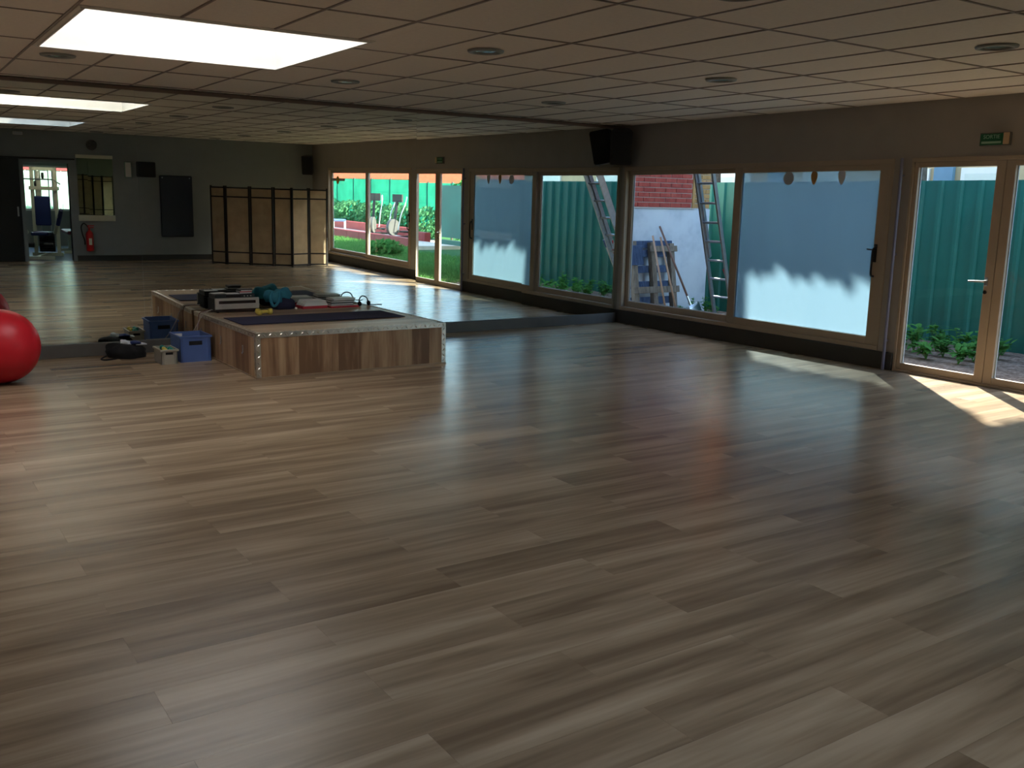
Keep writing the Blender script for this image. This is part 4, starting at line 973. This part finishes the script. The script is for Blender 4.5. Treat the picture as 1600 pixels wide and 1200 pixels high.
# rubble by the white wall
for k in range(26):
    x, y = 1.62 + 0.16 * (k % 6) + random.uniform(-0.02, 0.02), -0.55 + 0.17 * (k // 6) + random.uniform(-0.02, 0.02); r = random.uniform(0.035, 0.075)
    bm = bm_new(); bmesh.ops.create_icosphere(bm, subdivisions=1, radius=r)
    for v in bm.verts: v.co = Vector((v.co.x * random.uniform(0.7, 1.2), v.co.y * random.uniform(0.7, 1.2), v.co.z * random.uniform(0.6, 0.9)))
    lo = min(v.co.z for v in bm.verts)
    tag(obj('rubble_stone', bm, 'rubble', None, (x, y, GZ - lo)), 'pale lump of rubble at the foot of the white wall', 'stone', 'rubble at the foot of the white wall')

# plants
def leaf_blade(bm, p, d, L, wd, droop):
    d = Vector(d).normalized(); side = d.cross(Vector((0, 0, 1)))
    side = side.normalized() if side.length > 1e-3 else Vector((1, 0, 0))
    pr = None
    for k in range(4):
        t = k / 3; c = Vector(p) + d * L * t + Vector((0, 0, -droop * L * t * t)); ww = wd * (0.5 + 1.4 * t - 1.9 * t * t) if k < 3 else 0.002
        cur = (bm.verts.new(c - side * ww), bm.verts.new(c + side * ww + Vector((0, 0, ww * 0.2))))
        if pr: bm.faces.new((pr[0], pr[1], cur[1], cur[0]))
        pr = cur
def plant(label, x, y, h, spread, n, mat='leaf', group=None, name='leafy_plant', lw=0.03):
    root = thing(name, label, 'plant', (x, y, GZ), group=group)
    bm = bm_new(); st = bm_new()
    for s in range(max(3, n // 9)):
        a = random.uniform(0, 2 * PI); tx, ty = math.cos(a) * spread * random.uniform(0.2, 0.8), math.sin(a) * spread * random.uniform(0.2, 0.8); hh = h * random.uniform(0.5, 1)
        cyl(st, (0, 0, 0), (tx, ty, hh), 0.005, 0.003, 5)
        for k in range(9):
            t = random.uniform(0.25, 1); b = random.uniform(0, 2 * PI)
            leaf_blade(bm, (tx * t, ty * t, hh * t), (math.cos(b), math.sin(b), random.uniform(0.1, 0.9)), random.uniform(0.6, 1.3) * lw * 3.2, lw * random.uniform(0.7, 1.2), random.uniform(0.1, 0.5))
    obj('foliage', bm, mat, root); obj('stems', st, mat, root)
G = 'leafy weeds at the foot of the green fence'
for k in range(22):
    plant('low green leafy weed growing at the foot of the green fence', random.uniform(2.66, 2.84), -9.0 + k * 0.40, random.uniform(0.20, 0.38), 0.18, 45, group=G)
for k in range(12):
    plant('broad leafy weed in the bare soil outside the garden door', 1.55 + 0.36 * (k % 3) + random.uniform(-0.05, 0.05), -4.35 + 0.40 * (k // 3) + random.uniform(-0.05, 0.05), random.uniform(0.24, 0.40), 0.17, 54, group='weeds in the soil outside the garden door', lw=0.042)
for k in range(5): plant('trailing ivy plant at the foot of the white wall', 1.72 + 0.17 * k, 0.42, random.uniform(0.2, 0.42), 0.14, 36, group='ivy at the white wall')
for k in range(5): plant('low weed growing close under the hazy window pane', random.uniform(0.45, 0.9), -2.4 - 0.42 * k, random.uniform(0.25, 0.38), 0.18, 36, group='weeds close under the hazy window')
plant('creeper hanging over the green fence near its pale boards', 2.98, -7.05, 2.0, 0.25, 120, group=None, name='creeper')
# grass, uncountable
bm = bm_new(); rnd = random.Random(4)
def blade(x, y, h):
    a = rnd.uniform(0, 2 * PI); dx, dy = math.cos(a) * 0.008, math.sin(a) * 0.008; lx, ly = rnd.uniform(-0.05, 0.05), rnd.uniform(-0.05, 0.05)
    v = [bm.verts.new(q) for q in ((x - dx, y - dy, GZ), (x + dx, y + dy, GZ), (x + lx + dx * 0.5, y + ly, GZ + h * 0.7), (x + lx * 1.8, y + ly * 1.8, GZ + h))]
    bm.faces.new((v[0], v[1], v[2])); bm.faces.new((v[0], v[2], v[3]))
for _ in range(7500): blade(rnd.uniform(1.3, 2.5), rnd.uniform(-9.3, -5.4), rnd.uniform(0.05, 0.2))
for _ in range(24000): blade(0.4 + 4.3 * rnd.random() ** 1.3, rnd.uniform(-22, -9.5), rnd.uniform(0.04, 0.13))
for _ in range(3000): blade(rnd.uniform(0.4, 1.8), rnd.uniform(-9.5, -6.5), rnd.uniform(0.04, 0.13))
tag(obj('grass', bm, 'grass'), 'short green grass growing outside the windows', 'grass', kind='stuff')

# ---- trees beyond the fence; their crowns shade the upper part of the windows
def tree(label, x, y, h0, c, r, n, seed, mat='leaf2', group=None, trunk=0.14):
    rnd = random.Random(seed); root = thing('garden_tree', label, 'tree', (x, y, GZ), group=group)
    bm = bm_new(); top = Vector((c[0] - x, c[1] - y, c[2] - GZ))
    tube(bm, spline([(0, 0, 0), (0.08, 0.05, h0 * 0.4), (0.0, 0.1, h0), tuple(top * 0.9)], 5), trunk, 10)
    for k in range(5):
        a = rnd.uniform(0, 2 * PI); e = Vector((math.cos(a) * r[0] * 0.6, math.sin(a) * r[1] * 0.6, r[2] * rnd.uniform(-0.2, 0.4))) + top
        tube(bm, spline([(0, 0.08, h0 * rnd.uniform(0.8, 1)), tuple(top * 0.6 + e * 0.3), tuple(e)], 4), trunk * 0.4, 6)
    obj('trunk', bm, 'bark', root, smooth=True)
    bm = bm_new()
    for _ in range(n):
        while True:
            p = Vector((rnd.uniform(-1, 1), rnd.uniform(-1, 1), rnd.uniform(-1, 1)))
            if abs(p.x) ** 3 + abs(p.y) ** 6 + abs(p.z) ** 3 < 1: break
        q = Vector((p.x * r[0], p.y * r[1], p.z * r[2])) + top; s = rnd.uniform(0.09, 0.17)
        nrm = Vector((rnd.gauss(0, 1), rnd.gauss(0, 1), rnd.gauss(0, 1))).normalized(); u = nrm.orthogonal().normalized(); v = nrm.cross(u)
        vv = [bm.verts.new(q + u * s * 1.3), bm.verts.new(q + v * s * 0.6), bm.verts.new(q - u * s * 1.3), bm.verts.new(q - v * s * 0.6)]; bm.faces.new(vv)
    obj('crown', bm, mat, root)
def crown_at(yg, zg, T=8.6):      # point towards the sun from a window point
    return Vector((0, yg, zg)) + SUN_DIR * T
GT = 'trees beyond the green fence'
for k, (yg, zg) in enumerate(((-2.15, 2.38), (-6.65, 2.2), (-11.15, 2.2))):
    c = crown_at(yg, zg)
    tree('leafy tree with high crown standing beyond the green fence', c.x + 0.3, c.y, 3.4, tuple(c), (0.95, 2.0, 1.0), 7500, 30 + k, group=GT)

# ---- house beyond the fence
HX = 7.0
root = thing('beige_house', 'beige house with added unseen terracotta upper storey standing beyond the green fence', 'house', (HX, 3.0, GZ))
B('wall', 'beige', root, (0, 6.5, -16.0, 15.0, 0, 2.62))
for (a, b) in ((-15.0, -14.0), (-12.4, -11.4), (-9.6, -8.6), (-7.0, -6.2), (-4.6, -3.8), (-3.2, -2.4), (-1.4, -0.4), (1.0, 2.0), (3.4, 4.4), (6.0, 7.0)):
    f = B('window', 'white', root, (-0.05, 0.02, a, b, 1.0, 2.5), bev=0.005); B('pane', 'glass', f, (-0.055, -0.05, a + 0.08, b - 0.08, 1.1, 2.4))
for y in (-10.5, -3.5, 0.3, 5.2): B('drainpipe', 'houseblue', root, (-0.10, -0.02, y - 0.18, y + 0.18, 0, 2.62))
B('added_storey', 'terracotta', root, (0.0, 6.5, -3.2, 7.0, 2.62, 5.5)); B('added_clad_storey', 'slate', root, (0.02, 6.5, -16.0, -3.2, 2.62, 5.5)); B('added_clad_storey', 'slate', root, (0.02, 6.5, 7.0, 15.0, 2.62, 5.5))  # unseen storey, added so the floor reflects orange and less bright sky
for a in (-14.5, -11.5, -8.5, -5.5, 9.0, 12.0):
    f = B('window', 'white', root, (-0.04, 0.03, a, a + 1.0, 3.5, 4.8), bev=0.005); B('pane', 'glass', f, (-0.045, -0.04, a + 0.08, a + 0.92, 3.6, 4.7))
for k in range(10):
    bm = bm_new(); x0 = -0.4 + k * 0.34; z0 = 5.5 + (x0 + 0.4) * 0.3
    v = [(x0, z0 + 0.05), (x0 + 0.38, z0 + 0.05 + 0.38 * 0.3), (x0 + 0.38, z0 + 0.38 * 0.3), (x0, z0)]
    A_ = [bm.verts.new((p[0], -16.3, p[1])) for p in v]; B_ = [bm.verts.new((p[0], 15.3, p[1])) for p in v]
    for i in range(4): bm.faces.new((A_[i], A_[(i + 1) % 4], B_[(i + 1) % 4], B_[i]))
    bm.faces.new(A_[::-1]); bm.faces.new(B_); obj('tile_course', bm, 'orange', root)

# ---- garden seen through the far window and door in the mirrors
root = thing('windbreak_fence', 'bright turquoise windbreak fence on posts across the far garden', 'fence', (9.5, -26, GZ))
for k in range(9): B('panel', 'fence2', root, (-0.005, 0.005, -12 + k * 2.0 + 0.02, -10 + k * 2.0 - 0.02, 0.1, 2.15)); B('post', 'bark', root, (0.006, 0.07, -12 + k * 2.0 - 0.035, -12 + k * 2.0 + 0.035, 0, 2.2))
root = thing('green_garden_gate', 'green sheet garden gate raised above the lawn', 'gate', (6.0, -15.0, GZ))
B('sheet', 'fence', root, (-0.01, 0.01, -1.6, 1.6, 0.42, 2.03)); B('post', 'fence', root, (0.012, 0.08, -1.6, -1.52, 0, 2.05)); B('post', 'fence', root, (0.012, 0.08, 1.52, 1.6, 0, 2.05)); B('rail', 'fence', root, (-0.02, 0.012, -1.6, 1.6, 0.2, 0.34))
for lab, x, y0, y1, h in (('low red painted curb along the near edge of the terrace', 5.0, -26.0, -16.5, 0.28), ('low red painted curb along the far edge of the terrace', 6.9, -30.0, -19.0, 0.42)):
    root = thing('garden_curb', lab, 'curb', (x, (y0 + y1) / 2, GZ)); L_ = (y1 - y0) / 2; nb = int((y1 - y0) / 1.0)
    for k in range(nb): B('curb_block', 'redcurb', root, (-0.12, 0.12, -L_ + k * (2 * L_ / nb) + 0.004, -L_ + (k + 1) * (2 * L_ / nb) - 0.004, 0, h), bev=0.008)
bm = bm_new(); box(bm, 5.12, 6.78, -30, -16.5, GZ, GZ + 0.12); tag(obj('terrace', bm, 'path'), 'pale terrace between the red curbs', 'terrace', kind='structure')
bm = bm_new(); box(bm, 6.4, 9.2, -22.5, -17.0, GZ, GZ + 0.02); tag(obj('path', bm, 'path'), 'pale sunlit path behind the garden gate', 'path', kind='structure')
def crosstrainer(label, loc, rot):
    root = thing('cross_trainer', label, 'exercise machine', loc, rot)
    bm = bm_new(); beam(bm, (0, -0.6, 0.05), (0, 0.7, 0.05), 0.08, 0.06); beam(bm, (-0.28, -0.6, 0.04), (0.28, -0.6, 0.04), 0.07, 0.06); beam(bm, (-0.28, 0.7, 0.04), (0.28, 0.7, 0.04), 0.07, 0.06); obj('base', bm, 'black', root)
    bm = bm_new(); beam(bm, (0, 0.45, 0.05), (0, 0.25, 1.25), 0.08, 0.07); obj('mast', bm, 'black', root)
    bm = bm_new(); beam(bm, (-0.22, 0.22, 1.36), (0.22, 0.22, 1.36), 0.06, 0.26); obj('console', bm, 'skirt', root)
    bm = bm_new(); cyl(bm, (-0.06, 0.45, 0.38), (0.06, 0.45, 0.38), 0.28, seg=24); obj('flywheel', bm, 'skirt2', root)
    for s in (-1, 1):
        bm = bm_new(); tube(bm, spline([(s * 0.22, 0.42, 0.3), (s * 0.24, 0.3, 0.8), (s * 0.25, 0.12, 1.15), (s * 0.22, 0.0, 1.42)], 5), 0.022); obj('arm', bm, 'steel', root)
        bm = bm_new(); beam(bm, (s * 0.16, 0.4, 0.25), (s * 0.16, -0.5, 0.18), 0.05, 0.05); box(bm, s * 0.16 - 0.08, s * 0.16 + 0.08, -0.45, -0.1, 0.2, 0.24); obj('pedal', bm, 'black', root)
    return root
crosstrainer('dark cross trainer on the terrace nearer the garden door', (6.02, -19.6, GZ + 0.12), 1.2)
crosstrainer('dark cross trainer on the terrace farther from the garden door', (6.0, -21.7, GZ + 0.12), 0.7)
root = thing('garden_chair', 'white garden chair with blue cushion on the terrace', 'chair', (5.75, -24.6, GZ + 0.12), 1.9)
B('seat', 'blue', root, (-0.25, 0.25, -0.25, 0.25, 0.36, 0.44), bev=0.02); B('backrest', 'whitecloth', root, (-0.25, 0.25, 0.22, 0.28, 0.44, 0.95), bev=0.02)
for sx in (-0.22, 0.22):
    for sy in (-0.22, 0.22): B('leg', 'white', root, (sx - 0.02, sx + 0.02, sy - 0.02, sy + 0.02, 0, 0.37))
def bush(label, x, y, r, n, seed, mat='hedge', group=None):
    rnd = random.Random(seed); root = thing('garden_bush', label, 'bush', (x, y, GZ), group=group); bm = bm_new()
    for _ in range(n):
        p = Vector((rnd.gauss(0, 1), rnd.gauss(0, 1), rnd.gauss(0, 1))).normalized() * rnd.uniform(0.6, 1)
        q = Vector((p.x * r[0], p.y * r[1], r[2] + p.z * r[2])); s = rnd.uniform(0.05, 0.10)
        nr = Vector((rnd.gauss(0, 1), rnd.gauss(0, 1), rnd.gauss(0, 1))).normalized(); u = nr.orthogonal().normalized(); v = nr.cross(u)
        bm.faces.new([bm.verts.new(q + u * s * 1.3), bm.verts.new(q + v * s * 0.6), bm.verts.new(q - u * s * 1.3), bm.verts.new(q - v * s * 0.6)])
    obj('foliage', bm, mat, root)
    st = bm_new(); [cyl(st, (0, 0, 0), (rnd.uniform(-.3, .3) * r[0], rnd.uniform(-.3, .3) * r[1], r[2]), 0.03, 0.015, 6) for _ in range(4)]; obj('stems', st, 'bark', root)
for k in range(7): bush('round dark green bush along the turquoise fence', 8.3, -37 + k * 2.5, (0.8, 1.1, 0.62), 900, 60 + k, group='bushes along the turquoise fence')
bush('tall pale green shrub beside the garden gate', 8.0, -17.9, (0.8, 1.1, 1.2), 2600, 90, 'leaf')
bush('leafy shrub close outside the far window', 2.6, -13.6, (0.5, 0.6, 0.22), 420, 91, 'leaf')
root = thing('red_roof_house', 'white house with long red tiled roof behind the turquoise fence', 'house', (20, -42, GZ))
B('wall', 'beige', root, (0, 6, -22, 24, 0, 2.35)); bm = bm_new()
v = [(-0.8, 2.3), (3, 4.6), (6.8, 2.3)]; A_ = [bm.verts.new((p[0], -22.5, p[1])) for p in v]; B_ = [bm.verts.new((p[0], 24.5, p[1])) for p in v]
for i in range(3): bm.faces.new((A_[i], A_[(i + 1) % 3], B_[(i + 1) % 3], B_[i]))
bm.faces.new(A_[::-1]); bm.faces.new(B_); obj('roof', bm, 'orange', root)

# ornaments hanging on the hazy pane, sticker on the far window
for k, (y, r, lab, mt, z) in enumerate(((-2.95, 0.075, 'round green glass ornament hanging at the top of the hazy pane', 'gasket', 2.0), (-3.31, 0.06, 'brown leaf ornament hanging at the top of the hazy pane', 'tanbrick', 2.0), (-3.68, 0.065, 'pale drop ornament hanging at the top of the hazy pane', 'gasket', 2.005))):
    root = thing('window_ornament', lab, 'ornament', (0.012, y, z))
    t = bmesh.new(); prof = [(r * 0.02, -0.004), (r, -0.003), (r, 0.003), (r * 0.02, 0.004)]; lathe(t, prof, 18); t.transform(Matrix.Rotation(PI / 2, 4, 'Y')); bm = bm_new(); merge(bm, t)
    if k: [setattr(v, 'co', Vector((v.co.x, v.co.y * 0.7 * (1 + v.co.z / r * 0.4), v.co.z * 1.25))) for v in bm.verts]
    obj('disc', bm, mt, root); bm = bm_new(); cyl(bm, (0, 0, r * 0.9), (0, 0, 2.066 - z), 0.002, seg=5); obj('thread', bm, 'white', root)
root = thing('window_sticker', 'small pale plaque with round emblem on the far window', 'sticker', (0.03, -10.60, 1.92))
B('plaque', 'gasket', root, (-0.008, -0.003, -0.40, 0.40, -0.03, 0.03), bev=0.001)
t = bmesh.new(); lathe(t, [(0.005, -0.004), (0.09, -0.003), (0.09, 0.003), (0.005, 0.004)], 20); t.transform(Matrix.Translation((-0.012, 0, -0.01)) @ Matrix.Rotation(PI / 2, 4, 'Y')); bm = bm_new(); merge(bm, t); obj('emblem', bm, 'yellow', root)
